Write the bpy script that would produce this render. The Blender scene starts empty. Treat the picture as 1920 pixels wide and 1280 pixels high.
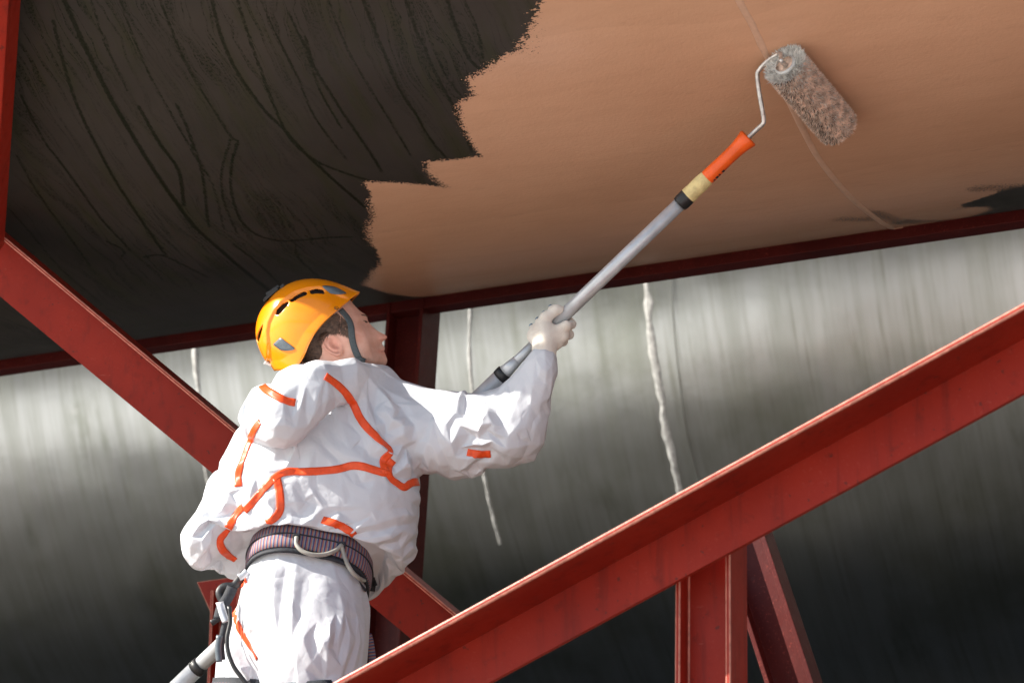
import bpy, bmesh, math, random
import numpy as np
from mathutils import Vector, Matrix
from mathutils.bvhtree import BVHTree

random.seed(7)
rng = np.random.default_rng(7)
S = bpy.context.scene
COL = S.collection

# ------------------------------------------------------------------ camera
CAM = np.array([0.0, 0.0, 1.7])
FPX, TH = 4533.0, math.radians(20)
FW = np.array([0, math.cos(TH), math.sin(TH)])
RT = np.array([1.0, 0, 0])
UP = np.array([0, -math.sin(TH), math.cos(TH)])
cd = bpy.data.cameras.new('camera')
cam = bpy.data.objects.new('camera', cd)
COL.objects.link(cam)
cam.location = CAM
cam.rotation_euler = (math.pi / 2 + TH, 0, 0)
cd.sensor_width = 36
cd.lens = FPX * 36 / 1920
cd.clip_end = 2000
cd.dof.use_dof = True
cd.dof.focus_distance = 5.85
cd.dof.aperture_fstop = 4.0
S.camera = cam

# ------------------------------------------------------------------ pipe layout (axis runs along AX, HH is level and square to it)
PHI = 0.384
AX = np.array([math.cos(PHI), -math.sin(PHI), 0])
HH = np.array([math.sin(PHI), math.cos(PHI), 0])
ZZ = np.array([0, 0, 1.0])
P1D, P1H, P1R = 5.52, CAM[2] + 4.28, 1.80
P2D, P2H, P2R = 11.3, CAM[2] + 4.5, 2.6

# ------------------------------------------------------------------ sun and sky
INPL, AZP = math.radians(51), math.radians(57)
SEL = math.atan(math.tan(INPL) * math.cos(AZP))
sh = math.cos(AZP) * -HH + math.sin(AZP) * -AX
SUN = math.cos(SEL) * sh + math.sin(SEL) * ZZ
w = bpy.data.worlds.new('World')
S.world = w
w.use_nodes = True
sky = w.node_tree.nodes.new('ShaderNodeTexSky')
sky.sky_type = 'NISHITA'
sky.sun_disc = False
sky.sun_elevation = SEL
sky.sun_rotation = math.atan2(SUN[0], SUN[1])
bg = w.node_tree.nodes['Background']
w.node_tree.links.new(sky.outputs[0], bg.inputs[0])
bg.inputs[1].default_value = 0.075
ld = bpy.data.lights.new('sun', 'SUN')
ld.energy = 5.0
ld.angle = math.radians(0.5)
ld.color = (1.0, 0.93, 0.84)
sun = bpy.data.objects.new('sun', ld)
COL.objects.link(sun)
sun.rotation_euler = Vector(SUN).to_track_quat('Z', 'Y').to_euler()
S.view_settings.view_transform = 'Standard'
S.view_settings.look = 'None'
S.view_settings.gamma = 1
S.view_settings.exposure = 1.14

# ------------------------------------------------------------------ helpers: points
def ray(px, py):
    d = FW + (px - 960) / FPX * RT - (py - 640) / FPX * UP
    return d / np.linalg.norm(d)
def at(px, py, Y):
    d = ray(px, py)
    return CAM + d * (Y / d[1])
def at_h(px, py, h):
    d = ray(px, py)
    return CAM + d * (h / (d @ HH))
def on_pipe(px, py, D=P1D, H=P1H, R=P1R):
    d = ray(px, py)
    dx, dz, c = d @ HH, d[2], H - CAM[2]
    A, B, C = dx * dx + dz * dz, dx * D + dz * c, D * D + c * c - R * R
    q = B * B - A * C
    t = (B - math.sqrt(q)) / A if q > 0 else B / A
    P = CAM + t * d
    return P, P @ AX, math.atan2(P[2] - H, P @ HH - D)
def pipe_pt(s, t, R, D=P1D, H=P1H):
    return s * AX + (D + R * math.cos(t)) * HH + (H + R * math.sin(t)) * ZZ
def nrm(v):
    v = np.asarray(v, float)
    return v / np.linalg.norm(v)

# ------------------------------------------------------------------ helpers: objects
def link(o, parent=None):
    COL.objects.link(o)
    if parent is not None:
        o.parent = parent
    return o
def tag(o, label=None, cat=None, group=None, kind=None):
    for k, v in (('label', label), ('category', cat), ('group', group), ('kind', kind)):
        if v:
            o[k] = v
    return o
def empty(name, loc):
    o = bpy.data.objects.new(name, None)
    o.empty_display_size = 0.1
    o.location = loc
    return link(o)
def setparent(o, parent):
    o.parent = parent
    p = parent
    off = Vector((0, 0, 0))
    while p is not None:
        off += p.location
        p = p.parent
    o.location = o.location - off
def mesh(name, V, F, m, parent=None, smooth=True, bevel=0, subd=0, lit_edge=False):
    me = bpy.data.meshes.new(name)
    me.from_pydata([tuple(map(float, v)) for v in V], [], [tuple(map(int, f)) for f in F])
    if smooth:
        me.polygons.foreach_set('use_smooth', [True] * len(me.polygons))
    me.materials.append(m)
    o = bpy.data.objects.new(name, me)
    COL.objects.link(o)
    if parent is not None:
        setparent(o, parent)
    if bevel:
        b = o.modifiers.new('bevel', 'BEVEL')
        b.width = bevel
        b.segments = 2
        b.limit_method = 'ANGLE'
        b.angle_limit = 0.6
        b.harden_normals = True
        if m == M['red'] and lit_edge:
            me.materials.append(M['lit_edge'])
            b.material = 1
    if subd:
        b = o.modifiers.new('subd', 'SUBSURF')
        b.levels = b.render_levels = subd
    return o
def extrude(prof, p0, p1, xa):
    """closed 2-d profile swept from p0 to p1; profile x runs along xa, y along the cross product"""
    p0, p1 = np.asarray(p0, float), np.asarray(p1, float)
    ax = nrm(p1 - p0)
    xa = nrm(xa - (xa @ ax) * ax)
    ya = np.cross(ax, xa)
    n = len(prof)
    V = [p + a * xa + b * ya for p in (p0, p1) for a, b in prof]
    F = [(i, (i + 1) % n, n + (i + 1) % n, n + i) for i in range(n)]
    area = sum(prof[i][0] * prof[(i + 1) % n][1] - prof[(i + 1) % n][0] * prof[i][1] for i in range(n))
    F += [tuple(range(n))[::-1], tuple(range(n, 2 * n))]
    if area < 0:
        F = [f[::-1] for f in F]
    return V, F
def tube(pts, rad, n=16, cap=True):
    pts = [np.asarray(p, float) for p in pts]
    rad = rad if hasattr(rad, '__len__') else [rad] * len(pts)
    V, F = [], []
    t0 = nrm(pts[1] - pts[0])
    x = np.cross(t0, [0.31, 0.2, 0.93])
    for i, p in enumerate(pts):
        t = nrm(pts[min(i + 1, len(pts) - 1)] - pts[max(i - 1, 0)])
        x = nrm(x - (x @ t) * t)
        y = np.cross(t, x)
        for k in range(n):
            a = 2 * math.pi * k / n
            V.append(p + rad[i] * (math.cos(a) * x + math.sin(a) * y))
    for i in range(len(pts) - 1):
        for k in range(n):
            F.append((i * n + k, i * n + (k + 1) % n, (i + 1) * n + (k + 1) % n, (i + 1) * n + k))
    if cap:
        F += [tuple(range(n))[::-1], tuple(range((len(pts) - 1) * n, len(pts) * n))]
    return V, F
def smooth_path(pts, k=6):
    """Catmull-Rom through the points"""
    P = [np.asarray(p, float) for p in pts]
    P = [2 * P[0] - P[1]] + P + [2 * P[-1] - P[-2]]
    out = []
    for i in range(1, len(P) - 2):
        for j in range(k):
            t = j / k
            a, b, c, d = P[i - 1], P[i], P[i + 1], P[i + 2]
            out.append(0.5 * (2 * b + (c - a) * t + (2 * a - 5 * b + 4 * c - d) * t * t + (3 * b - a - 3 * c + d) * t ** 3))
    out.append(P[-2])
    return out
def merge(parts):
    V, F = [], []
    for v, f in parts:
        o = len(V)
        V += list(v)
        F += [tuple(i + o for i in g) for g in f]
    return V, F

# ------------------------------------------------------------------ helpers: materials
class NT:
    def __init__(s, name):
        s.m = bpy.data.materials.new(name)
        s.m.use_nodes = True
        s.t = s.m.node_tree
        s.b = s.t.nodes['Principled BSDF']
    def n(s, typ, **kw):
        nd = s.t.nodes.new('ShaderNode' + typ)
        for k, v in kw.items():
            if k.startswith('i_'):
                key = k[2:]
                sock = nd.inputs[int(key)] if key.isdigit() else nd.inputs[key]
                s.put(sock, v)
            else:
                setattr(nd, k, v)
        return nd
    def put(s, sock, v):
        if isinstance(v, bpy.types.NodeSocket):
            s.t.links.new(v, sock)
        elif isinstance(v, (tuple, list)) and len(v) == 3 and sock.type == 'RGBA':
            sock.default_value = (*v, 1)
        else:
            sock.default_value = v
    def math(s, op, a, b=0.0, clamp=False):
        nd = s.n('Math', operation=op, use_clamp=clamp)
        s.put(nd.inputs[0], a)
        s.put(nd.inputs[1], b)
        return nd.outputs[0]
    def mix(s, f, a, b):
        nd = s.n('Mix', data_type='RGBA')
        s.put(nd.inputs[0], f)
        s.put(nd.inputs[6], a)
        s.put(nd.inputs[7], b)
        return nd.outputs[2]
    def step(s, v, lo, hi):
        nd = s.n('MapRange', clamp=True, interpolation_type='SMOOTHSTEP')
        s.put(nd.inputs[0], v)
        nd.inputs[1].default_value = lo
        nd.inputs[2].default_value = hi
        return nd.outputs[0]
    def noise(s, vec, scale, detail=3.0, rough=0.5, dist=0.0):
        nd = s.n('TexNoise')
        s.put(nd.inputs['Vector'], vec)
        nd.inputs['Scale'].default_value = scale
        nd.inputs['Detail'].default_value = detail
        nd.inputs['Roughness'].default_value = rough
        nd.inputs['Distortion'].default_value = dist
        return nd.outputs[0]
    def obj(s):
        return s.n('TexCoord').outputs['Object']
    def scaled(s, vec, sc):
        nd = s.n('VectorMath', operation='MULTIPLY')
        s.put(nd.inputs[0], vec)
        nd.inputs[1].default_value = sc
        return nd.outputs[0]
    def attr(s, name):
        return s.n('Attribute', attribute_name=name)
    def bump(s, h, strength=0.3, dist=0.002, prev=None):
        nd = s.n('Bump')
        nd.inputs['Strength'].default_value = strength
        nd.inputs['Distance'].default_value = dist
        s.put(nd.inputs['Height'], h)
        if prev is not None:
            s.put(nd.inputs['Normal'], prev)
        return nd.outputs[0]
    def set(s, **kw):
        names = {'col': 'Base Color', 'rough': 'Roughness', 'metal': 'Metallic', 'normal': 'Normal', 'spec': 'Specular IOR Level',
                 'sss': 'Subsurface Weight', 'coat': 'Coat Weight', 'sheen': 'Sheen Weight', 'trans': 'Transmission Weight'}
        for k, v in kw.items():
            s.put(s.b.inputs[names[k]], v)
        return s.m

def mat_plain(name, col, rough=0.5, metal=0.0, var=0.15, scale=40.0, bump=0.0, **kw):
    t = NT(name)
    n = t.noise(t.obj(), scale, 4)
    c = t.mix(t.step(n, 0.3, 0.7), tuple(x * (1 - var) for x in col), tuple(min(1, x * (1 + var)) for x in col))
    r = t.math('ADD', t.math('MULTIPLY', n, 0.2), rough - 0.1)
    t.set(col=c, rough=r, metal=metal, **kw)
    if bump:
        t.set(normal=t.bump(t.noise(t.obj(), scale * 4, 3), bump, 0.002))
    return t.m

def mat_red(name='red_oxide_paint', a=(0.26, 0.014, 0.006), b=(0.34, 0.022, 0.009)):
    t = NT(name)
    o = t.obj()
    big = t.noise(o, 3.0, 5, 0.6)
    fine = t.noise(o, 160, 3, 0.6)
    mid = t.noise(o, 28, 5, 0.65)
    c = t.mix(t.step(big, 0.3, 0.7), a, b)
    c = t.mix(t.math('MULTIPLY', t.step(mid, 0.56, 0.72), 0.45), c, (0.13, 0.014, 0.010))
    dust = t.math('MULTIPLY', t.step(fine, 0.58, 0.72), t.step(big, 0.35, 0.65))
    c = t.mix(t.math('MULTIPLY', dust, 0.4), c, (0.40, 0.075, 0.05))
    run = t.step(t.noise(t.scaled(o, (26, 26, 2.2)), 1.0, 4, 0.65), 0.52, 0.72)
    c = t.mix(t.math('MULTIPLY', run, 0.4), c, (0.10, 0.010, 0.007))
    scr = t.step(t.noise(t.scaled(o, (14, 14, 60)), 1.4, 5, 0.75), 0.66, 0.70)
    c = t.mix(t.math('MULTIPLY', scr, 0.35), c, (0.42, 0.14, 0.10))
    chip = t.step(t.noise(o, 60, 2, 0.5), 0.70, 0.73)
    c = t.mix(t.math('MULTIPLY', chip, 0.7), c, (0.09, 0.02, 0.015))
    t.set(col=c, rough=t.math('ADD', t.math('MULTIPLY', mid, 0.25), 0.36), spec=0.25)
    nb = t.bump(fine, 0.22, 0.0012)
    t.set(normal=t.bump(mid, 0.15, 0.003, nb))
    return t.m

def mat_pipe1():
    t = NT('pipe_steel_and_tan_paint')
    uv = t.attr('uv3').outputs['Vector']
    sd = t.attr('paint_sd').outputs['Fac']
    rag = t.attr('rag').outputs['Fac']
    dry = t.attr('dry').outputs['Fac']
    ln = t.attr('line').outputs['Fac']
    # tan coat: signed distance to the edge of the coat, broken by the nap of the roller
    n1 = t.noise(uv, 210, 3, 0.65)
    n2 = t.noise(t.scaled(uv, (1, 2.4, 1)), 60, 4, 0.6)
    en = t.n('Clamp')
    t.put(en.inputs[0], t.math('MULTIPLY', sd, 60.0))
    en.inputs[1].default_value = -3.0
    en.inputs[2].default_value = 2.0
    edge = en.outputs[0]
    fall = t.math('POWER', 2.718, t.math('MULTIPLY', t.math('MULTIPLY', sd, sd), -700.0))
    nn = t.math('ADD', t.math('MULTIPLY', t.math('SUBTRACT', n1, 0.5), 7.5), t.math('MULTIPLY', t.math('SUBTRACT', n2, 0.5), 4.5))
    cov = t.math('ADD', edge, t.math('MULTIPLY', t.math('MULTIPLY', nn, rag), fall))
    cov = t.math('SUBTRACT', cov, t.math('MULTIPLY', dry, t.math('ADD', t.math('MULTIPLY', t.math('SUBTRACT', n1, 0.50), 26.0), 1.9)))
    paint = t.step(cov, -0.06, 0.10)
    # bare dark steel with run-off streaks
    xs = t.n('SeparateXYZ')
    t.put(xs.inputs[0], uv)
    wob = t.noise(t.scaled(uv, (3, 1.1, 1)), 1.6, 4, 0.55)
    cx = t.n('CombineXYZ')
    t.put(cx.inputs[0], t.math('ADD', t.math('MULTIPLY', xs.outputs[0], 26.0), t.math('MULTIPLY', wob, 5.0)))
    t.put(cx.inputs[1], t.math('MULTIPLY', xs.outputs[1], 0.8))
    st = t.noise(cx.outputs[0], 1.0, 4, 0.62)
    thin = t.math('SUBTRACT', 1.0, t.step(t.math('ABSOLUTE', t.math('SUBTRACT', st, 0.5)), 0.008, 0.040))
    cx2 = t.n('CombineXYZ')
    t.put(cx2.inputs[0], t.math('ADD', t.math('MULTIPLY', xs.outputs[0], 46.0), t.math('MULTIPLY', wob, 9.0)))
    t.put(cx2.inputs[1], t.math('MULTIPLY', xs.outputs[1], 2.2))
    st2 = t.noise(cx2.outputs[0], 1.0, 5, 0.7)
    speck = t.step(t.noise(uv, 120, 4, 0.75), 0.47, 0.60)
    patch = t.step(t.noise(uv, 2.2, 3, 0.5), 0.32, 0.60)
    streak = t.math('MULTIPLY', t.math('MULTIPLY', thin, patch), t.math('ADD', t.math('MULTIPLY', speck, 0.75), 0.25))
    mott = t.math('MULTIPLY', t.math('MULTIPLY', t.step(st2, 0.54, 0.70), patch), speck)
    lw = t.math('ADD', ln, t.math('MULTIPLY', t.math('SUBTRACT', t.noise(uv, 90, 4, 0.7), 0.5), 0.014))
    line = t.math('MULTIPLY', t.math('SUBTRACT', 1.0, t.step(lw, -0.0012, 0.0035)), t.math('ADD', t.math('MULTIPLY', speck, 0.2), 0.8))
    base = t.mix(t.step(t.noise(uv, 1.3, 5, 0.6), 0.3, 0.7), (0.034, 0.029, 0.025), (0.056, 0.047, 0.039))
    base = t.mix(t.math('MULTIPLY', t.step(t.noise(t.scaled(uv, (6, 1, 1)), 3, 4, 0.6), 0.45, 0.7), 0.5), base, (0.032, 0.034, 0.013))
    base = t.mix(t.math('MULTIPLY', mott, 0.75), base, (0.012, 0.014, 0.007))
    base = t.mix(t.math('MULTIPLY', streak, 0.95), base, (0.007, 0.010, 0.004))
    base = t.mix(t.math('MULTIPLY', line, 0.95), base, (0.006, 0.009, 0.003))
    # the wet coat
    tn = t.noise(uv, 2.0, 4, 0.5)
    tan = t.mix(t.step(tn, 0.3, 0.7), (0.62, 0.345, 0.21), (0.68, 0.39, 0.245))
    tan = t.mix(t.math('MULTIPLY', t.step(t.noise(t.scaled(uv, (1, 5, 1)), 7, 4, 0.6), 0.4, 0.75), 0.16), tan, (0.47, 0.25, 0.14))
    lap = t.n('TexWhiteNoise', noise_dimensions='1D')
    t.put(lap.inputs['W'], t.math('FLOOR', t.math('ADD', t.math('MULTIPLY', xs.outputs[1], 4.4), t.math('MULTIPLY', t.noise(t.scaled(uv, (1, 0.2, 1)), 0.9, 2, 0.5), 1.6))))
    lapv = lap.outputs[0]
    tan = t.mix(t.math('MULTIPLY', lapv, 0.16), tan, (0.42, 0.225, 0.13))
    thin_ = t.math('MULTIPLY', t.step(t.noise(t.scaled(uv, (2.2, 9, 1)), 3.0, 5, 0.7), 0.56, 0.74), 0.22)
    tan = t.mix(thin_, tan, (0.36, 0.20, 0.12))
    flek = t.step(t.noise(uv, 55, 2, 0.4), 0.76, 0.79)
    tan = t.mix(t.math('MULTIPLY', flek, 0.5), tan, (0.68, 0.47, 0.34))
    col = t.mix(paint, base, tan)
    rough = t.math('ADD', t.math('ADD', t.math('MULTIPLY', paint, -0.15), 0.40), t.math('MULTIPLY', t.math('SUBTRACT', t.noise(t.scaled(uv, (0.5, 4, 1)), 2.2, 3, 0.5), 0.5), 0.12))
    rough = t.math('SUBTRACT', rough, t.math('MULTIPLY', t.math('MULTIPLY', lapv, paint), 0.05))
    t.set(col=col, rough=rough, spec=t.math('ADD', t.math('MULTIPLY', paint, 0.3), 0.22))
    peel = t.noise(t.scaled(uv, (1, 1.5, 1)), 95, 3, 0.55)
    h = t.math('ADD', t.math('MULTIPLY', t.math('MULTIPLY', peel, paint), 0.55), t.math('MULTIPLY', paint, 0.35))
    nb = t.bump(h, 0.5, 0.0025)
    t.set(normal=t.bump(t.noise(uv, 2.6, 2, 0.5), 0.5, 0.006, nb))
    return t.m

def mat_pipe2():
    t = NT('weathered_grey_pipe_steel')
    uv = t.attr('uv3').outputs['Vector']
    st = t.noise(t.scaled(uv, (16, 0.9, 1)), 1.0, 5, 0.6)
    st2 = t.noise(t.scaled(uv, (46, 1.4, 1)), 1.0, 4, 0.65)
    blot = t.noise(uv, 1.1, 5, 0.6)
    c = t.mix(t.step(st, 0.36, 0.68), (0.72, 0.755, 0.745), (0.60, 0.635, 0.60))
    c = t.mix(t.math('MULTIPLY', t.step(st2, 0.52, 0.75), 0.5), c, (0.30, 0.315, 0.24))
    c = t.mix(t.math('MULTIPLY', t.step(blot, 0.48, 0.72), 0.6), c, (0.33, 0.36, 0.27))
    c = t.mix(t.math('MULTIPLY', t.step(t.noise(t.scaled(uv, (3, 0.8, 1)), 1.3, 5, 0.65), 0.55, 0.75), 0.5), c, (0.22, 0.25, 0.16))
    spot = t.step(t.noise(uv, 7, 4, 0.6), 0.66, 0.74)
    c = t.mix(t.math('MULTIPLY', spot, 0.5), c, (0.72, 0.74, 0.72))
    t.set(metal=1.0, col=c, rough=t.math('ADD', t.math('MULTIPLY', st, 0.12), 0.24), spec=0.5)
    nb = t.bump(t.noise(uv, 26, 4, 0.6), 0.10, 0.004)
    t.set(normal=t.bump(t.noise(uv, 1.5, 2, 0.5), 0.5, 0.03, nb))
    return t.m

def mat_suit():
    t = NT('white_coverall_fabric')
    o = t.obj()
    cr = t.n('TexVoronoi', feature='DISTANCE_TO_EDGE')
    wv = t.n('VectorMath', operation='ADD')
    nz = t.n('TexNoise')
    t.put(nz.inputs['Vector'], o)
    nz.inputs['Scale'].default_value = 9
    t.put(wv.inputs[0], o)
    t.put(wv.inputs[1], t.scaled(nz.outputs[1], (0.07, 0.07, 0.07)))
    t.put(cr.inputs['Vector'], wv.outputs[0])
    cr.inputs['Scale'].default_value = 17
    crease = t.step(cr.outputs['Distance'], 0.0, 0.05)
    fine = t.noise(o, 260, 3, 0.6)
    r1 = t.math('ABSOLUTE', t.math('SUBTRACT', t.noise(o, 6.5, 2, 0.5, 0.4), 0.5))
    r2 = t.math('ABSOLUTE', t.math('SUBTRACT', t.noise(o, 17, 2, 0.5, 0.4), 0.5))
    r3 = t.math('ABSOLUTE', t.math('SUBTRACT', t.noise(o, 48, 3, 0.6, 0.2), 0.5))
    wr = t.math('ADD', r1, t.math('ADD', t.math('MULTIPLY', r2, 0.20), t.math('MULTIPLY', r3, 0.03)))
    c = t.mix(t.step(t.noise(o, 5, 4), 0.3, 0.7), (0.62, 0.65, 0.695), (0.68, 0.705, 0.745))
    dirt = t.step(t.noise(o, 75, 2, 0.5), 0.76, 0.80)
    c = t.mix(t.math('MULTIPLY', dirt, 0.35), c, (0.45, 0.38, 0.33))
    t.set(col=c, rough=0.58, spec=0.35)
    nb = t.bump(fine, 0.10, 0.0008)
    nb = t.bump(wr, 0.5, 0.035, nb)
    t.set(normal=nb)
    return t.m

def mat_skin():
    t = NT('skin')
    o = t.obj()
    c = t.mix(t.step(t.noise(o, 26, 4, 0.6), 0.3, 0.7), (0.70, 0.37, 0.27), (0.82, 0.50, 0.39))
    stub = t.attr('stubble').outputs['Fac']
    dots = t.step(t.noise(o, 700, 2, 0.5), 0.50, 0.62)
    c = t.mix(t.math('MULTIPLY', stub, t.math('ADD', t.math('MULTIPLY', dots, 0.45), 0.12)), c, (0.20, 0.12, 0.085))
    red = t.attr('flush').outputs['Fac']
    c = t.mix(t.math('MULTIPLY', red, 0.5), c, (0.70, 0.24, 0.17))
    t.set(col=c, rough=0.47, sss=0.12)
    t.b.inputs['Subsurface Radius'].default_value = (0.008, 0.003, 0.0015)
    t.b.inputs['Subsurface Scale'].default_value = 0.5
    t.set(normal=t.bump(t.noise(o, 380, 3), 0.15, 0.0008))
    return t.m

def mat_stripes():
    t = NT('striped_harness_webbing')
    sx = t.n('SeparateXYZ')
    t.put(sx.inputs[0], t.attr('uv3').outputs['Vector'])
    fr = t.math('FRACT', t.math('MULTIPLY', sx.outputs[0], 110.0))
    a = t.step(fr, 0.30, 0.36)
    b = t.step(fr, 0.62, 0.68)
    c = t.mix(a, (0.045, 0.055, 0.16), (0.34, 0.12, 0.085))
    c = t.mix(b, c, (0.24, 0.235, 0.25))
    t.set(col=c, rough=0.75)
    t.set(normal=t.bump(fr, 0.3, 0.001))
    return t.m

M = dict(
    red=mat_red(), red_shaded=mat_red('shaded_red_paint', (0.055, 0.005, 0.004), (0.085, 0.008, 0.006)), pipe1=mat_pipe1(), pipe2=mat_pipe2(), suit=mat_suit(), skin=mat_skin(), stripes=mat_stripes(),  # second red is a darker copy: shade under the pipe put into its colour
    lit_edge=mat_plain('sunlit_pink_edge', (0.60, 0.22, 0.155), 0.4, 0, 0.25, 70, 0.3),  # paler red on bevels: sun catching the edges, put into the colour
    bead=mat_plain('whitish_drip_on_weld', (0.74, 0.75, 0.73), 0.5, 0, 0.25, 50, 0.4),
    tape=mat_plain('orange_seam_tape', (0.86, 0.085, 0.010), 0.42, 0, 0.08, 90, 0.15),
    shell=mat_plain('yellow_orange_helmet_plastic', (1.0, 0.29, 0.001), 0.24, 0, 0.07, 11, 0.05, coat=0.6),
    black=mat_plain('black_plastic', (0.018, 0.019, 0.021), 0.45, 0, 0.3, 60, 0.1),
    foam=mat_plain('dark_helmet_liner', (0.03, 0.02, 0.018), 0.8, 0, 0.3, 80, 0.2),
    sticker=mat_plain('grey_reflective_sticker', (0.11, 0.135, 0.155), 0.3, 0, 0.12, 60, 0.02),
    strap=mat_plain('grey_chin_strap_webbing', (0.075, 0.092, 0.098), 0.7, 0, 0.2, 300, 0.4),
    hair=mat_plain('short_brown_hair', (0.12, 0.068, 0.045), 0.55, 0, 0.5, 180, 0.2),
    glove=None,
    brow=mat_plain('dark_brown_brow_hair', (0.16, 0.085, 0.055), 0.7, 0, 0.4, 500, 0.3),
    lip=mat_plain('lip_shadow_line', (0.30, 0.11, 0.085), 0.6, 0, 0.2, 200),
    alu=mat_plain('brushed_aluminium', (0.60, 0.63, 0.66), 0.36, 0.35, 0.1, 30, 0.05),
    zinc=mat_plain('zinc_wire', (0.60, 0.58, 0.55), 0.35, 0.7, 0.25, 60, 0.2),
    orange=mat_plain('orange_handle_plastic', (0.90, 0.12, 0.012), 0.35, 0, 0.1, 25, 0.05),
    cream=mat_plain('cream_paper_tape', (0.72, 0.58, 0.27), 0.65, 0, 0.18, 60, 0.3),
    seam=mat_plain('tan_paint_over_weld', (0.64, 0.40, 0.275), 0.36, 0, 0.06, 60, 0.3),
    nap=mat_plain('paint_soaked_nap', (0.70, 0.51, 0.40), 0.6, 0, 0.4, 60, 0.2),
    napw=mat_plain('grey_white_nap', (0.68, 0.66, 0.62), 0.8, 0, 0.25, 90, 0.2),
    napd=mat_plain('dark_nap', (0.085, 0.066, 0.052), 0.8, 0, 0.4, 90, 0.2),
    white=mat_plain('white_plastic', (0.66, 0.66, 0.64), 0.35, 0, 0.15, 40, 0.05),
    navy=mat_plain('dark_harness_webbing', (0.022, 0.026, 0.034), 0.7, 0, 0.35, 150, 0.4),
    loop=mat_plain('clear_gear_loop_tube', (0.36, 0.35, 0.31), 0.3, 0, 0.15, 40, 0.05),
    blue=mat_plain('blue_rubber_dot', (0.02, 0.14, 0.26), 0.4, 0, 0.1, 30),
    boot=mat_plain('worn_leather_boot', (0.06, 0.045, 0.035), 0.6, 0, 0.3, 40, 0.3),
    ground=mat_plain('dark_soil', (0.020, 0.018, 0.015), 0.95, 0, 0.3, 3.0, 0.6),
    bounce_pale=mat_plain('pale_bounce_slab', (0.56, 0.55, 0.53), 0.85, 0, 0.12, 2.0, 0.3),
    eye=mat_plain('eye_dark', (0.05, 0.035, 0.03), 0.15, 0, 0.1, 10),
    plank=mat_plain('scaffold_plank_wood', (0.30, 0.22, 0.14), 0.8, 0, 0.25, 18, 0.4),
)
def mat_glove():
    t = NT('knitted_cotton_glove')
    o = t.obj()
    wv = t.n('TexWave', wave_type='BANDS', bands_direction='DIAGONAL')
    t.put(wv.inputs['Vector'], o)
    wv.inputs['Scale'].default_value = 150
    wv.inputs['Distortion'].default_value = 2.0
    wv.inputs['Detail'].default_value = 2.0
    c = t.mix(t.step(t.noise(o, 30, 4), 0.35, 0.75), (0.84, 0.79, 0.70), (0.72, 0.64, 0.54))
    c = t.mix(t.math('MULTIPLY', wv.outputs[1], 0.25), c, (0.86, 0.82, 0.74))
    t.set(col=c, rough=0.9, sheen=0.3)
    t.set(normal=t.bump(wv.outputs[1], 0.5, 0.0010))
    return t.m
M['glove'] = mat_glove()

# ------------------------------------------------------------------ ground
V, F = [], []
for i in range(41):
    for j in range(41):
        V.append((-400 + 20 * i, -400 + 20 * j, 0))
for i in range(40):
    for j in range(40):
        F.append((i * 41 + j, (i + 1) * 41 + j, (i + 1) * 41 + j + 1, i * 41 + j + 1))
tag(mesh('ground', V, F, M['ground'], smooth=False), 'dark soil under and around the pipes', kind='structure')
V, F = extrude([(-90, 0), (1.9, 0), (1.9, .04), (-90, .04)], -70 * AX, 70 * AX, HH)
tag(mesh('bounce_slab', V, F, M['bounce_pale'], smooth=False), 'pale slab added out of view to bounce light onto the pipes', kind='structure')  # unseen slab added to throw sunlight onto the tan underside and rear pipe

# ------------------------------------------------------------------ pipes
def seg_dist(P, A, B):
    """distance of points P (n,2) to the segments A->B, with index of the nearest"""
    best = np.full(len(P), 1e9)
    idx = np.zeros(len(P), int)
    for k in range(len(A)):
        v = B[k] - A[k]
        L = max(v @ v, 1e-12)
        u = np.clip(((P - A[k]) @ v) / L, 0, 1)
        d = np.hypot(*(P - A[k] - u[:, None] * v).T)
        m = d < best
        best[m] = d[m]
        idx[m] = k
    return best, idx
def inside(P, poly):
    c = np.zeros(len(P), bool)
    n = len(poly)
    for i in range(n):
        (x0, y0), (x1, y1) = poly[i], poly[(i + 1) % n]
        if y0 == y1:
            continue
        k = ((P[:, 1] < y0) != (P[:, 1] < y1)) & (P[:, 0] < (x1 - x0) * (P[:, 1] - y0) / (y1 - y0) + x0)
        c ^= k
    return c
def pipe_grid(ss, ts, R, D, H):
    s, t = np.meshgrid(ss, ts, indexing='ij')
    s, t = s.ravel(), t.ravel()
    V = s[:, None] * AX + (D + R * np.cos(t))[:, None] * HH + (H + R * np.sin(t))[:, None] * ZZ
    n, m = len(ss), len(ts)
    I = np.arange(n * m).reshape(n, m)
    F = np.stack([I[:-1, :-1], I[1:, :-1], I[1:, 1:], I[:-1, 1:]], -1).reshape(-1, 4)
    return V, F, s, t
def fast_mesh(name, V, F, m, parent=None, smooth=True):
    me = bpy.data.meshes.new(name)
    F = np.asarray(F)
    k = F.shape[1]
    me.vertices.add(len(V))
    me.vertices.foreach_set('co', np.asarray(V, np.float32).ravel())
    me.loops.add(F.size)
    me.loops.foreach_set('vertex_index', F.ravel().astype(np.int32))
    me.polygons.add(len(F))
    me.polygons.foreach_set('loop_start', np.arange(0, F.size, k, dtype=np.int32))
    if smooth:
        me.polygons.foreach_set('use_smooth', np.ones(len(F), bool))
    me.update(calc_edges=True)
    me.validate()
    me.materials.append(m)
    o = bpy.data.objects.new(name, me)
    COL.objects.link(o)
    if parent is not None:
        setparent(o, parent)
    return o
def add_attr(o, name, vals, typ='FLOAT'):
    a = o.data.attributes.new(name, typ, 'POINT')
    a.data.foreach_set('vector' if typ == 'FLOAT_VECTOR' else 'value', np.asarray(vals, np.float32).ravel())
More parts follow.
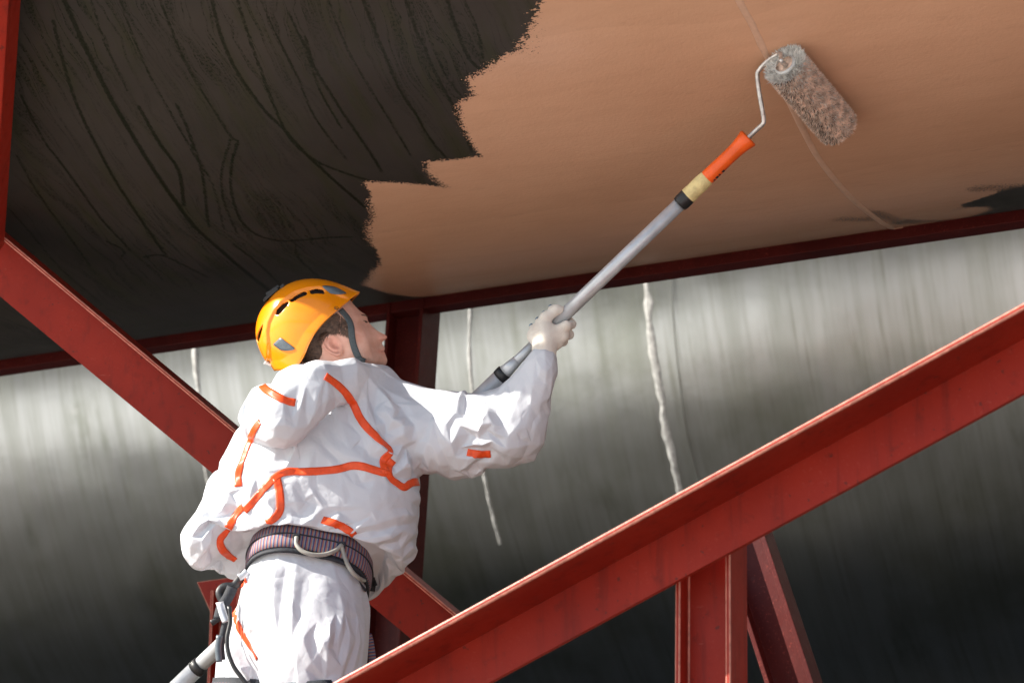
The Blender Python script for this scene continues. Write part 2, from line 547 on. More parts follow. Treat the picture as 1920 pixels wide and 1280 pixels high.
def uvp(px):
    """photo outline of a stain -> (axial, arc) metres on the pipe"""
    out = []
    for x, y in px:
        P, s, t = on_pipe(x, y)
        out.append((s, t * P1R))
    return np.array(out)

def ramp_axis(a, b, step, lo, hi, k=14):
    core = np.arange(a, b, step)
    return np.concatenate([np.linspace(lo, a, k, endpoint=False), core, np.linspace(core[-1] + step, hi, k)])
GS = 0.0062
ss = ramp_axis(-4.45, 0.15, GS, -16, 14, 30)
tcore = np.arange(math.radians(-134), math.radians(-58), GS / P1R)
ts = np.concatenate([tcore, np.linspace(tcore[-1] + 0.01, math.radians(226), 90)])
V, F, s, t = pipe_grid(ss, ts, P1R, P1D, P1H)
pipe1 = empty('pipe', pipe_pt(-2, -math.pi / 2, P1R))
tag(pipe1, 'huge dark pipe overhead, half rolled with fresh tan paint', 'pipe', 'large steel pipes')
o1 = fast_mesh('pipe_shell', V, F, M['pipe1'], pipe1)
UVc = np.stack([s, t * P1R], -1)
core = (s > -4.6) & (s < 0.3) & (t < math.radians(-57))
edge_px = [(1012, -60), (1004, 0), (985, 40), (962, 86), (912, 128), (876, 150), (887, 178), (857, 194), (862, 226), (880, 262), (901, 292), (850, 299),
           (799, 303), (800, 322), (832, 350), (785, 345), (740, 342), (684, 340), (690, 372), (699, 402), (687, 432), (706, 488), (692, 520), (680, 534), (690, 560), (694, 580)]
edge_rag = [1.9, 1.9, 1.5, .9, .7, .6, .5, .8, .7, .5, .35, .3, .9, .9, .3, .3, .35, .8, .9, .9, .9, .9, .8, .6, .6]
pe = uvp(edge_px[:-2])
pe = np.vstack([pe, [pe[-1] + (0.02, 0.25), pe[-1] + (0.02, 1.3)]])
poly = np.vstack([pe, [(3, pe[-1][1]), (3, pe[0][1] - 1.5), (pe[0][0], pe[0][1] - 1.5)]])
dark_px = [(1990, 338), (1920, 351), (1884, 358), (1856, 368), (1806, 384), (1852, 388), (1857, 394), (1802, 413), (1774, 424), (1716, 434)]
pd = uvp(dark_px)
polyd = np.vstack([pd, [pd[-1] + (0, 0.5), (pd[0][0] + 0.4, pd[-1][1] + 0.5), (pd[0][0] + 0.4, pd[0][1])]])
sd = np.full(len(s), -1.0)
sd[s > -1.0] = 1.0
rag = np.full(len(s), 0.6)
Pc = UVc[core]
d, k = seg_dist(Pc, pe[:-1], pe[1:])
sdc = np.where(inside(Pc, poly), d, -d)
rg = np.array(edge_rag)[np.clip(k, 0, len(edge_rag) - 1)]
d2, k2 = seg_dist(Pc, polyd, np.roll(polyd, -1, 0))
sd2 = np.where(inside(Pc, polyd), -d2, d2)
rg = np.where(sd2 < sdc, 0.9, rg)
sd[core] = np.minimum(sdc, sd2)
rag[core] = rg
dry = np.zeros(len(s))
for (x0, y0, x1, y1, wd, amp) in [(1580, 411, 1625, 412, .035, .8), (1640, 398, 1700, 417, .03, .9), (1700, 416, 1800, 411, .045, .9), (1835, 354, 1910, 350, .04, .9),
                                  (1800, 392, 1860, 372, .03, .7), (1460, 292, 1520, 290, .03, .16), (1440, 300, 1490, 330, .03, .10), (700, 362, 735, 380, .03, .3), (700, 470, 715, 500, .03, .35),
                                  (1000, 20, 985, 90, .06, .5), (1530, 60, 1560, 30, .03, .1)]:
    q = uvp([(x0, y0), (x1, y1)])
    dd, _ = seg_dist(Pc, q[:1], q[1:])
    dry[core] += amp * np.exp(-(dd / wd) ** 2)
lines = [  # moss lines left by run-off: points and half width in metres
    ([(105, -40), (120, 0), (165, 100), (205, 180), (240, 240), (283, 310), (320, 365), (365, 425), (415, 470), (455, 505), (505, 545), (540, 575)], .0055),
    ([(300, 0), (335, 90), (365, 150), (400, 205), (432, 255), (446, 265)], .0025),
    ([(432, 262), (416, 320), (418, 370), (432, 410), (445, 437)], .0022),
    ([(446, 265), (434, 310), (434, 360), (450, 410), (478, 438), (520, 451), (570, 450), (610, 446), (660, 444)], .003),
    ([(395, -10), (412, 60), (436, 120), (468, 170), (500, 212), (530, 240), (570, 285), (598, 312), (640, 350), (684, 388)], .0038),
    ([(445, 0), (470, 80), (492, 140), (510, 190), (545, 262), (590, 300), (640, 322), (690, 338)], .0028),
    ([(572, 70), (590, 128), (610, 160), (645, 215), (690, 280), (716, 322)], .003),
    ([(540, 20), (575, 100), (600, 170), (640, 240)], .002),
    ([(680, 0), (712, 80), (748, 165), (780, 215), (802, 255), (835, 295)], .003),
    ([(615, 0), (650, 90), (690, 160), (740, 240), (770, 292)], .0018),
    ([(760, 0), (790, 80), (825, 155), (850, 200), (885, 285)], .0028),
    ([(838, 0), (858, 60), (880, 110), (900, 130)], .0035),
    ([(870, 0), (896, 60), (905, 110)], .0022),
    ([(260, 200), (300, 270), (335, 320), (345, 385)], .0042),
    ([(330, 195), (355, 250), (380, 330), (388, 400), (392, 425)], .003),
    ([(100, 40), (122, 130), (150, 210), (190, 290), (220, 345), (270, 420), (312, 480)], .0036),
    ([(40, 180), (80, 260), (110, 300), (140, 340), (190, 410), (245, 470)], .0026),
    ([(555, 458), (556, 478), (575, 500), (600, 520)], .0022),
    ([(438, 458), (480, 490), (520, 528), (550, 560)], .003),
    ([(270, 482), (300, 478), (330, 490), (390, 520)], .0030),
    ([(200, 452), (232, 470), (225, 486)], .0026),
    ([(30, 290), (70, 360), (120, 430), (170, 500)], .002),
    ([(15, 390), (60, 440), (110, 500), (180, 560)], .002),
    ([(225, 0), (250, 70), (285, 150), (330, 230), (370, 300)], .0018),
    ([(800, 60), (835, 140), (868, 185)], .0016), ([(490, 0), (520, 70), (560, 150), (590, 220), (650, 300)], .0018),
    ([(350, 240), (368, 290), (400, 350), (420, 430)], .0016), ([(170, 0), (200, 90), (240, 170)], .0018),
]
ln = np.full(len(s), 1.0)
lc = np.full(len(Pc), 0.06)
for pts, wd in lines:
    q = uvp([tuple(p) for p in smooth_path([np.array(p, float) for p in pts], 4)])
    near_ = ((Pc > q.min(0) - .06) & (Pc < q.max(0) + .06)).all(1)
    dd, kk = seg_dist(Pc[near_], q[:-1], q[1:])
    lc[near_] = np.minimum(lc[near_], dd - wd)
ln[core] = lc
add_attr(o1, 'uv3', np.stack([s, t * P1R, 0 * s], -1), 'FLOAT_VECTOR')
add_attr(o1, 'paint_sd', sd)
add_attr(o1, 'rag', rag)
add_attr(o1, 'dry', dry)
add_attr(o1, 'line', ln)
def seam_on_pipe(px, wd, lift, parent, m, name='weld_seam', D=P1D, H=P1H, R=P1R, wob=0.0, seed=1):
    """flat weld band or bead that follows the pipe's surface"""
    r = np.random.default_rng(seed)
    pts = [on_pipe(x, y, D, H, R)[1:] for x, y in smooth_path([np.array(p, float) for p in px], 8)]
    V, F = [], []
    C = 7
    uv = []
    def soft(n):
        q = r.normal(size=n)
        for _ in range(2):
            q = (np.roll(q, 1) + q + np.roll(q, -1)) / 3
        return q * 1.7
    wa, wj, wl = soft(len(pts)), soft(len(pts)), soft(len(pts))
    for i, (s_, t_) in enumerate(pts):
        a = wd * max(.25, 1 + 1.6 * wob * wa[i])
        j = wob * wd * 0.9 * wj[i]
        for c in range(C):
            x = -1 + 2 * c / (C - 1)
            V.append(pipe_pt(s_ + j + a * x, t_, R + lift * (1 - x ** 4) - 0.001 + wob * lift * 0.5 * wl[i] * (1 - abs(x)), D, H))
            uv.append((s_ + a * x, t_ * R, 0))
    for i in range(len(pts) - 1):
        for c in range(C - 1):
            F.append((i * C + c, i * C + c + 1, (i + 1) * C + c + 1, (i + 1) * C + c))
    o = mesh(name, V, F, m, parent)
    return o, uv
for px, wd in (([(1372, -40), (1385, 0), (1412, 50), (1436, 103), (1490, 210), (1530, 290), (1590, 365), (1650, 415), (1690, 436)], 0.010),):
    o, uv = seam_on_pipe(px, wd, 0.0035, pipe1, M['seam'], wob=.05)
    n = len(uv)
    add_attr(o, 'uv3', uv, 'FLOAT_VECTOR')
    add_attr(o, 'paint_sd', [1.0] * n)
    add_attr(o, 'rag', [.5] * n)
    add_attr(o, 'dry', [0.02] * n)
    add_attr(o, 'line', [1.0] * n)

pipe2 = empty('pipe', pipe_pt(-3, -math.pi / 2, P2R, P2D, P2H))
tag(pipe2, 'grey weathered pipe in the background, sunlit above and black below', 'pipe', 'large steel pipes')
ss2 = ramp_axis(-7.5, 1.5, 0.12, -22, 20, 20)
ts2 = np.linspace(-math.pi, math.pi, 161)
V, F, s, t = pipe_grid(ss2, ts2, P2R, P2D, P2H)
o2 = fast_mesh('pipe_shell', V, F, M['pipe2'], pipe2)
add_attr(o2, 'uv3', np.stack([s, t * P2R, 0 * s], -1), 'FLOAT_VECTOR')
for i, (px, wd, lift) in enumerate((([(1212, 500), (1214, 560), (1220, 620), (1228, 680), (1237, 730), (1244, 780), (1252, 820), (1262, 870), (1271, 905), (1285, 960)], .017, .003),
                     ([(882, 560), (880, 640), (884, 720), (893, 800), (905, 870), (915, 930), (926, 975), (938, 1020)], .007, .006),
                     ([(366, 600), (366, 660), (370, 720), (376, 790), (384, 860), (396, 930)], .014, .008),
                     ([(1258, 500), (1262, 600), (1272, 700), (1288, 810), (1310, 900)], .004, .008))):
    o, uv = seam_on_pipe(px, wd, lift, pipe2, M['bead'] if i != 3 else M['pipe2'], 'weld_bead', P2D, P2H, P2R, 0.16, i + 3)
    add_attr(o, 'uv3', uv, 'FLOAT_VECTOR')

# pipe legs, well outside the picture, that carry both pipes down to the ground
def pipe_leg(s_, D, H, R, label):
    root = empty('pipe_trestle', s_ * AX + D * HH)
    tag(root, label, 'trestle', 'trestles under the pipes')
    for k in (-0.62, 0.62):
        top = H - math.sqrt(R * R - (k * R) ** 2)
        b = s_ * AX + (D + k * R) * HH
        V, F = extrude([(-.1, -.1), (.1, -.1), (.1, .1), (-.1, .1)], b, b + (top + 0.03) * ZZ, HH)
        mesh('leg', V, F, M['red'], root, False, .006)
    V, F = extrude([(-.08, -.08), (.08, -.08), (.08, .08), (-.08, .08)], s_ * AX + (D - .62 * R + .1) * HH + 2.0 * ZZ, s_ * AX + (D + .62 * R - .1) * HH + 2.0 * ZZ, ZZ)
    mesh('cross_brace', V, F, M['red'], root, False, .006)
pipe_leg(6.5, P1D, P1H, P1R, 'red trestle under the tan and dark pipe, right end')
pipe_leg(-10.5, P1D, P1H, P1R, 'red trestle under the dark unpainted pipe end')
pipe_leg(8.5, P2D, P2H, P2R, 'red trestle under the grey pipe, right end')
pipe_leg(-13.5, P2D, P2H, P2R, 'red trestle under the grey pipe, far end')

# ------------------------------------------------------------------ red steelwork
def angle_prof(a, b, t):
    """L section: leg a along +x, leg b along +y, both from the heel at 0,0"""
    return [(0, 0), (a, 0), (a, t), (t, t), (t, b), (0, b)]
def h_prof(w_, d_, tf, tw):
    """H section: flanges w wide (y) at x = +-d/2"""
    return [(-d_ / 2, -w_ / 2), (-d_ / 2 + tf, -w_ / 2), (-d_ / 2 + tf, -tw / 2), (d_ / 2 - tf, -tw / 2), (d_ / 2 - tf, -w_ / 2), (d_ / 2, -w_ / 2),
            (d_ / 2, w_ / 2), (d_ / 2 - tf, w_ / 2), (d_ / 2 - tf, tw / 2), (-d_ / 2 + tf, tw / 2), (-d_ / 2 + tf, w_ / 2), (-d_ / 2, w_ / 2)]
def lineext(a, b, e0, e1):
    d_ = nrm(b - a)
    return a - d_ * e0, b + d_ * e1
def beam(name, prof, p0, p1, xa, label, cat='beam', group='red steel members of the pipe frame', bevel=.004, lit_edge=False, m='red'):
    root = empty(name, p0)
    tag(root, label, cat, group)
    V, F = extrude(prof, p0, p1, xa)
    mesh('section', V, F, M[m], root, False, bevel, 0, lit_edge)
    return root

# ledger under the pipe
hl = 6.30
zl = P1H - math.sqrt(P1R ** 2 - (hl + 0.02 - P1D) ** 2)
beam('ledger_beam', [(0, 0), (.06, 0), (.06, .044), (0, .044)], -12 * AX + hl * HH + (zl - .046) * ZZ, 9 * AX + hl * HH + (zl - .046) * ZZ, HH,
     'long dark red ledger running level along the underside of the pipe', m='red_shaded', bevel=.002)
# column behind the worker
top, bot = at_h(778, 560, 6.36), at_h(738, 1120, 6.36)
dn = nrm(bot - top)
bot = top + dn * (top[2] / -dn[2])
beam('column', h_prof(.13, .124, .012, .010), bot, top + 0.02 * ZZ, AX, 'dark red column behind the worker, from the ledger down', 'column', bevel=.003, m='red_shaded')
# left diagonal: angle section, level leg on top towards the camera, upright leg below
p0, p1 = at_h(0, 437, 4.98), at_h(840, 1137, 5.8)
p0, p1 = lineext(p0, p1, 0.10, 0.14)
axd = nrm(p1 - p0)
outn = nrm(np.cross(np.cross(axd, HH), axd))
upn = nrm(np.cross(outn, axd))
upn = upn if upn[2] > 0 else -upn
def angle_beam(name, p0, p1, up, out, reach, drop, th, label):
    """level leg reaches 'out' from the top edge line p0-p1, upright leg hangs at the back"""
    root = empty(name, p0)
    tag(root, label, 'beam', 'red steel members of the pipe frame')
    ax = nrm(p1 - p0)
    prof3 = [(0, 0), (0, -th), (reach - th, -th), (reach - th, -drop), (reach, -drop), (reach, 0)]   # (back, up)
    V = [p + b * -out + u * up for p in (p0, p1) for b, u in prof3]
    n = 6
    F = [(i, (i + 1) % n, n + (i + 1) % n, n + i) for i in range(n)] + [tuple(range(n))[::-1], tuple(range(n, 2 * n))]
    bm = bmesh.new()
    vs = [bm.verts.new(v) for v in V]
    for f in F:
        bm.faces.new([vs[i] for i in f])
    bmesh.ops.recalc_face_normals(bm, faces=bm.faces)
    me = bpy.data.meshes.new('section')
    lay = bm.edges.layers.float.new('bevel_weight_edge')
    bm.verts.index_update()
    for e in bm.edges:
        if {e.verts[0].index, e.verts[1].index} in ({0, 6}, {1, 7}):
            e[lay] = 1.0
    bm.to_mesh(me)
    bm.free()
    me.materials.append(M['red'])
    o = bpy.data.objects.new('section', me)
    COL.objects.link(o)
    setparent(o, root)
    b = o.modifiers.new('bevel', 'BEVEL')
    b.limit_method = 'WEIGHT'
    b.width = min(.0045, th * .35)
    b.segments = 2
    me.materials.append(M['lit_edge'])
    b.material = 1
    return root
angle_beam('brace', p0, p1, upn, -outn, .120, .142, .010, 'red angle-iron brace sloping down from the left post behind the worker')
# left post
q0, q1 = at_h(-2, -60, 4.3), at_h(-32, 440, 4.9)
dn = nrm(q1 - q0)
q1 = q1 + dn * 0.05
beam('post', [(-.045, -.045), (.045, -.045), (.045, .045), (-.045, .045)], q1 + dn * 4.0 if False else q1, q0 - dn * .12, AX, 'red post standing up to the pipe above the sloping brace', 'post')
# near diagonal, rising to the right in front of the worker
p0, p1 = at_h(620, 1280, 4.42), at_h(1920, 566, 4.42)
p0, p1 = lineext(p0, p1, 1.9, 2.6)
axn = nrm(p1 - p0)
upf = nrm(np.cross(HH, axn))
upf = upf if upf[2] > 0 else -upf
angle_beam('brace', p0, p1, upf, -HH, .15, .112, .013, 'heavy red brace rising to the right across the worker\'s legs')
# H column under the near brace
def brace_under(px, h):
    """height of the near brace's underside above pixel column px at plane h"""
    return None
ta, tb = at_h(1334, 1040, 4.66), at_h(1334, 1300, 4.66)
dn = nrm(tb - ta)
base = ta + dn * (ta[2] / -dn[2])
beam('column', h_prof(.12, .118, .011, .009), base, ta - dn * .06, AX, 'short bright-edged red column propping the heavy near brace', 'column', bevel=.003, lit_edge=True)
ga, gb = at_h(1392, 985, 4.95), at_h(1492, 1290, 4.95)
dn = nrm(gb - ga)
beam('strut', h_prof(.1, .1, .01, .01), ga + dn * 2.2, ga - dn * .1, AX, 'shaded red strut leaning away behind the short red column', 'strut', bevel=.001, m='red_shaded')
# gusset and post at lower left behind the worker
g = [at_h(x, y, 6.3) for x, y in ((368, 1090), (452, 1079), (520, 1080), (520, 1200), (400, 1160))]
root = empty('gusset_post', at_h(405, 1300, 6.3))
tag(root, 'red post with pointed gusset plate behind the worker\'s hip', 'post', 'red steel members of the pipe frame')
Vg = [p - HH * .0 for p in g] + [p + HH * .012 for p in g]
n = len(g)
mesh('gusset_plate', Vg, [tuple(range(n)), tuple(range(n, 2 * n))[::-1]] + [(i, n + i, n + (i + 1) % n, (i + 1) % n) for i in range(n)], M['red'], root, False, .003, 0, True)
a, b = at_h(437, 1110, 6.33), at_h(430, 1290, 6.33)
dn = nrm(b - a)
V, F = extrude(h_prof(.1, .1, .01, .008), a + dn * ((a[2]) / -dn[2]), a, AX)
mesh('section', V, F, M['red'], root, False, .003, 0, True)

# ------------------------------------------------------------------ implicit surfaces
def grid(lo, hi, h):
    ax = [np.arange(lo[i], hi[i] + h, h, dtype=np.float32) for i in range(3)]
    return ax
def smin(a, b, k):
    q = np.maximum(k - np.abs(a - b), 0) / k
    return np.minimum(a, b) - q * q * k * 0.25
def cone(G, a, b, ra, rb, sc=None):
    """round cone between a and b; sc squashes space about the axis"""
    a, b = np.asarray(a, np.float32), np.asarray(b, np.float32)
    d = b - a
    L = float(d @ d) + 1e-9
    X, Y, Z = G
    u = np.clip(((X - a[0]) * d[0] + (Y - a[1]) * d[1] + (Z - a[2]) * d[2]) / L, 0, 1)
    dx, dy, dz = X - a[0] - u * d[0], Y - a[1] - u * d[1], Z - a[2] - u * d[2]
    if sc is not None:
        dy = dy / sc
    return np.sqrt(dx * dx + dy * dy + dz * dz) - (ra + (rb - ra) * u)
def surface_nets(Fv, ax):
    ins = Fv < 0
    nx, ny, nz = Fv.shape
    cnt = np.zeros((nx - 1, ny - 1, nz - 1), np.int32)
    acc = np.zeros((nx - 1, ny - 1, nz - 1, 3), np.float32)
    cor = [(i, j, k) for i in (0, 1) for j in (0, 1) for k in (0, 1)]
    sl = lambda c: (slice(c[0], nx - 1 + c[0]), slice(c[1], ny - 1 + c[1]), slice(c[2], nz - 1 + c[2]))
    for c in cor:
        for d in range(3):
            if c[d]:
                continue
            e = list(c)
            e[d] = 1
            A, B = Fv[sl(c)], Fv[sl(e)]
            m = (A < 0) != (B < 0)
            cnt += m
            with np.errstate(all='ignore'):
                tt = np.where(m, A / (A - B), 0)
            for q in range(3):
                acc[..., q] += np.where(m, c[q] + (tt if q == d else 0), 0)
    act = cnt > 0
    idx = -np.ones(cnt.shape, np.int64)
    idx[act] = np.arange(act.sum())
    I = np.argwhere(act)
    P = I + acc[act] / cnt[act][:, None]
    h = ax[0][1] - ax[0][0]
    V = P * h + np.array([ax[0][0], ax[1][0], ax[2][0]])
    faces = []
    for d in range(3):
        o1_, o2_ = [(1, 2), (2, 0), (0, 1)][d]
        s0 = [slice(1, -1)] * 3
        s0[d] = slice(0, -1)
        s1 = [slice(1, -1)] * 3
        s1[d] = slice(1, None)
        A, B = ins[tuple(s0)], ins[tuple(s1)]
        for flip in (0, 1):
            m = (A & ~B) if not flip else (~A & B)
            c = np.argwhere(m)
            off = np.ones(3, int)
            off[d] = 0
            c = c + off
            def cell(a_, b_):
                e = c.copy()
                e[:, o1_] -= a_
                e[:, o2_] -= b_
                return idx[e[:, 0], e[:, 1], e[:, 2]]
            q = np.stack([cell(1, 1), cell(0, 1), cell(0, 0), cell(1, 0)], -1)
            faces.append(q if not flip else q[:, ::-1])
    Fq = np.concatenate(faces)
    Fq = Fq[(Fq >= 0).all(1)]
    return V, Fq
def blur(A, n):
    for _ in range(n):
        for d in range(3):
            A = (np.roll(A, 1, d) + 2 * A + np.roll(A, -1, d)) / 4
    return A
def sample(Fv, ax, P):
    h = ax[0][1] - ax[0][0]
    q = (P - np.array([a[0] for a in ax])) / h
    q = np.clip(q, 0, np.array(Fv.shape) - 1.001)
    i = q.astype(int)
    f = q - i
    r = 0
    for a in (0, 1):
        for b in (0, 1):
            for c in (0, 1):
                r = r + Fv[i[:, 0] + a, i[:, 1] + b, i[:, 2] + c] * (f[:, 0] if a else 1 - f[:, 0]) * (f[:, 1] if b else 1 - f[:, 1]) * (f[:, 2] if c else 1 - f[:, 2])
    return r

# ------------------------------------------------------------------ the worker: coverall
YB = 5.56
def A_(x, y, dy=0.0):
    return at(x, y, YB + dy)
foot_z = 2.22
def down(p, z, dx=0, dy=0):
    return np.array([p[0] + dx, p[1] + dy, z])
hipR, hipL = A_(590, 1185, -.01), A_(487, 1190, .09)
limbs = [   # (a, b, suit radius a, b, body radius a, b, blend)
    (A_(530, 838, .03), A_(690, 800, .03), .118, .122, .100, .100, .06),     # shoulder girdle
    (A_(535, 905, .03), A_(688, 893, .04), .120, .126, .095, .095, .07),     # ribs
    (A_(540, 962, .04), A_(680, 975, .06), .118, .124, .085, .085, .07),     # blouse above the belt
    (A_(552, 1025, .02), A_(612, 1040, .04), .105, .110, .092, .092, .05),   # waist
    (A_(640, 1030, .12), A_(655, 1050, .12), .095, .085, .070, .070, .05),   # blouse at the belly
    (A_(545, 1110, .02), A_(592, 1120, .03), .128, .130, .112, .112, .06),   # seat
    (hipR, down(hipR, 2.72, .02, .03), .128, .088, .105, .070, .05),
    (down(hipR, 2.72, .02, .03), down(hipR, foot_z + .08, .02, .07), .088, .078, .070, .050, .04),
    (hipL, down(hipL, 2.72, -.03, .03), .098, .088, .080, .068, .035),
    (down(hipL, 2.72, -.03, .03), down(hipL, foot_z + .08, -.04, .06), .088, .078, .068, .050, .04),
    (A_(735, 760, .03), A_(845, 785, .0), .094, .086, .062, .052, .05),    # right sleeve
    (A_(845, 785, .0), A_(958, 770, -.03), .084, .082, .052, .046, .04),
    (A_(958, 770, -.03), A_(1017, 676, -.105), .078, .046, .046, .032, .035),
    (A_(480, 845, .05), A_(408, 985, .03), .080, .074, .060, .048, .05),     # left sleeve
    (A_(408, 985, .03), A_(500, 1040, .26), .074, .052, .045, .034, .035),
    (A_(560, 735, .02), A_(660, 725, .03), .085, .080, .065, .060, .06),     # neck base
    (A_(496, 752, -.07), A_(536, 756, -.14), .056, .060, .038, .040, .006),   # hood lying on the back
    (A_(536, 756, -.14), A_(595, 712, -.14), .060, .052, .040, .034, .006),
    (A_(595, 712, -.14), A_(655, 694, -.10), .052, .034, .034, .018, .008),
    (A_(655, 694, -.10), A_(722, 702, .02), .036, .034, .018, .016, .012),
]
lo = np.array([-0.90, YB - .32, foot_z + .02])
hi = np.array([0.28, YB + .42, at(600, 650, YB)[2] + .06])
gax = grid(lo, hi, 0.009)
G = np.meshgrid(*gax, indexing='ij', sparse=True)
Fs = Fb = None
for a, b, ra, rb, ca, cb, k in limbs:
    d = cone(G, a, b, 0, 0)
    pa, pb = np.asarray(a, np.float32), np.asarray(b, np.float32)
    dd = pb - pa
    u = np.clip(((G[0] - pa[0]) * dd[0] + (G[1] - pa[1]) * dd[1] + (G[2] - pa[2]) * dd[2]) / float(dd @ dd), 0, 1)
    f1, f2 = d - (ra + (rb - ra) * u), d - (ca + (cb - ca) * u)
    Fs = f1 if Fs is None else smin(Fs, f1, k)
    Fb = f2 if Fb is None else smin(Fb, f2, .04)
# belt groove
bl, bm_, br = A_(474, 1046, .02), A_(572, 988, -.11), A_(698, 1080, .05)
bn = nrm(np.cross(bl - bm_, br - bm_))
bn = bn if bn[2] > 0 else -bn
bc = A_(582, 1032, .03)
bc = bc - ((bc - bm_) @ bn) * bn
pd_ = (G[0] - bc[0]) * bn[0] + (G[1] - bc[1]) * bn[1] + (G[2] - bc[2]) * bn[2]
rr = np.sqrt((G[0] - bc[0]) ** 2 + (G[1] - bc[1]) ** 2 + (G[2] - bc[2]) ** 2)
near = np.clip((.24 - rr) / .05, 0, 1)
Fs = Fs + .020 * np.exp(-(pd_ / .050) ** 4) * near
Fs = Fs.astype(np.float32)
Fb = np.maximum(Fb, Fs + .010).astype(np.float32)
SV, SF = surface_nets(Fs, gax)
def surf(px, py):
    """where the line of sight through a photo pixel first meets the suit's rest shape"""
    dr = ray(px, py)
    tt = np.linspace(5.2, 6.6, 280)
    P = CAM + tt[:, None] * dr
    f = sample(Fs, gax, P)
    k = int(np.argmax(f < 0)) if (f < 0).any() else int(np.argmin(f))
    return P[k]
# long folds seen in the cloth: ends, height, half width
FOLDS = [((786, 892), (600, 952), .012, .014), ((770, 922), (590, 985), .011, .013), ((745, 960), (625, 1000), .009, .012), ((600, 925), (500, 985), .009, .013),
         ((704, 690), (768, 790), .014, .016), ((742, 700), (790, 838), -.008, .014), ((822, 706), (800, 842), .012, .015), ((772, 838), (690, 790), .010, .013), ((775, 842), (660, 850), .008, .013),
         ((905, 728), (1000, 824), .012, .015), ((925, 736), (862, 842), .011, .014), ((870, 735), (935, 848), -.008, .014), ((960, 700), (1030, 745), .009, .012), ((985, 690), (1035, 720), .007, .010), ((940, 800), (1020, 790), .008, .012),
         ((560, 800), (700, 830), .007, .018), ((480, 860), (440, 980), .010, .015), ((440, 870), (385, 985), .009, .014), ((380, 960), (440, 1020), .009, .012), ((400, 930), (455, 980), -.007, .012),
         ((478, 1190), (560, 1110), .012, .014), ((490, 1205), (650, 1140), .012, .014), ((500, 1240), (690, 1190), .012, .012), ((500, 1262), (690, 1222), .010, .010), ((470, 1150), (520, 1070), .009, .013),
         ((660, 1110), (600, 1170), .008, .012), ((690, 1150), (560, 1175), .009, .012), ((430, 1180), (470, 1240), .008, .010)]
FOLD3 = [(surf(*a), surf(*b), h_, w_) for a, b, h_, w_ in FOLDS]

def cloth(V, Fq, pin, sdf, ax, grow, fold, steps=55, iters=7, gz=-2.2, anchor=.012, clear=.004, seed=3, bend=.45):
    r = np.random.default_rng(seed)
    T = np.concatenate([Fq[:, [0, 1]], Fq[:, [1, 2]], Fq[:, [2, 3]], Fq[:, [3, 0]], Fq[:, [0, 2]], Fq[:, [1, 3]]])
    T = np.unique(np.sort(T, 1), axis=0)
    # bending: vertices two steps apart along grid lines
    nb = {}
    E4 = np.unique(np.sort(np.concatenate([Fq[:, [0, 1]], Fq[:, [1, 2]], Fq[:, [2, 3]], Fq[:, [3, 0]]]), 1), axis=0)
    adj = [[] for _ in range(len(V))]
    for a, b in E4:
        adj[a].append(b)
        adj[b].append(a)
    B = []
    for i, q in enumerate(adj):
        if len(q) < 2:
            continue
        D = V[q] - V[i]
        D = D / np.linalg.norm(D, axis=1)[:, None]
        C = D @ D.T
        for x in range(len(q)):
            y = int(np.argmin(C[x]))
            if C[x, y] < -.8 and q[x] < q[y]:
                B.append((q[x], q[y]))
    B = np.array(B)
    rest = lambda E, g: np.linalg.norm(V[E[:, 0]] - V[E[:, 1]], axis=1) * g
    gT, gB = grow(V, T), grow(V, B)
    E = np.concatenate([T, B])
    L = np.concatenate([rest(T, gT), rest(B, gB * 1.0)])
    K = np.concatenate([np.ones(len(T)), np.full(len(B), bend)])
    wgt = np.bincount(E[:, 0], K, len(V)) + np.bincount(E[:, 1], K, len(V))
    inv = np.where(pin, 0, 1.0)
    gd = np.stack([sample(np.gradient(sdf, ax[0][1] - ax[0][0], axis=i), ax, V) for i in range(3)], -1)
    gd /= np.linalg.norm(gd, axis=1)[:, None] + 1e-6
    X = V + (r.normal(size=V.shape) * .0006 + gd * fold(V, r)[:, None]) * inv[:, None]
    L = np.concatenate([np.linalg.norm(X[T[:, 0]] - X[T[:, 1]], axis=1) * gT, np.linalg.norm(X[B[:, 0]] - X[B[:, 1]], axis=1) * gB])
    Xp = X.copy()
    dt = 1 / 60
    gr = [np.gradient(sdf, ax[0][1] - ax[0][0], axis=i) for i in range(3)]
    for st in range(steps):
        vel = (X - Xp) * .80
        Xp = X.copy()
        X = X + (vel + np.array([0, 0, gz]) * dt * dt + (V - X) * anchor) * inv[:, None]
        for it in range(iters):
            d = X[E[:, 0]] - X[E[:, 1]]
            l = np.linalg.norm(d, axis=1) + 1e-9
            c = (K * (l - L) / l * .5)[:, None] * d
            for q in range(3):
                cr = np.bincount(E[:, 1], c[:, q], len(X)) - np.bincount(E[:, 0], c[:, q], len(X))
                X[:, q] += 2.6 * cr / wgt * inv
        ph = sample(sdf, ax, X)
        m = (ph < clear) & (inv > 0)
        if m.any():
            P = X[m]
            g_ = np.stack([sample(gr[i], ax, P) for i in range(3)], -1)
            g_ /= np.linalg.norm(g_, axis=1)[:, None] + 1e-6
            X[m] += g_ * (clear - ph[m])[:, None]
            Xp[m] = X[m] * .5 + Xp[m] * .5
    return X
def segproj(P, a, b):
    d = b - a
    u = np.clip((P - a) @ d / (d @ d), 0, 1)
    return np.linalg.norm(P - a - u[:, None] * d, axis=1)
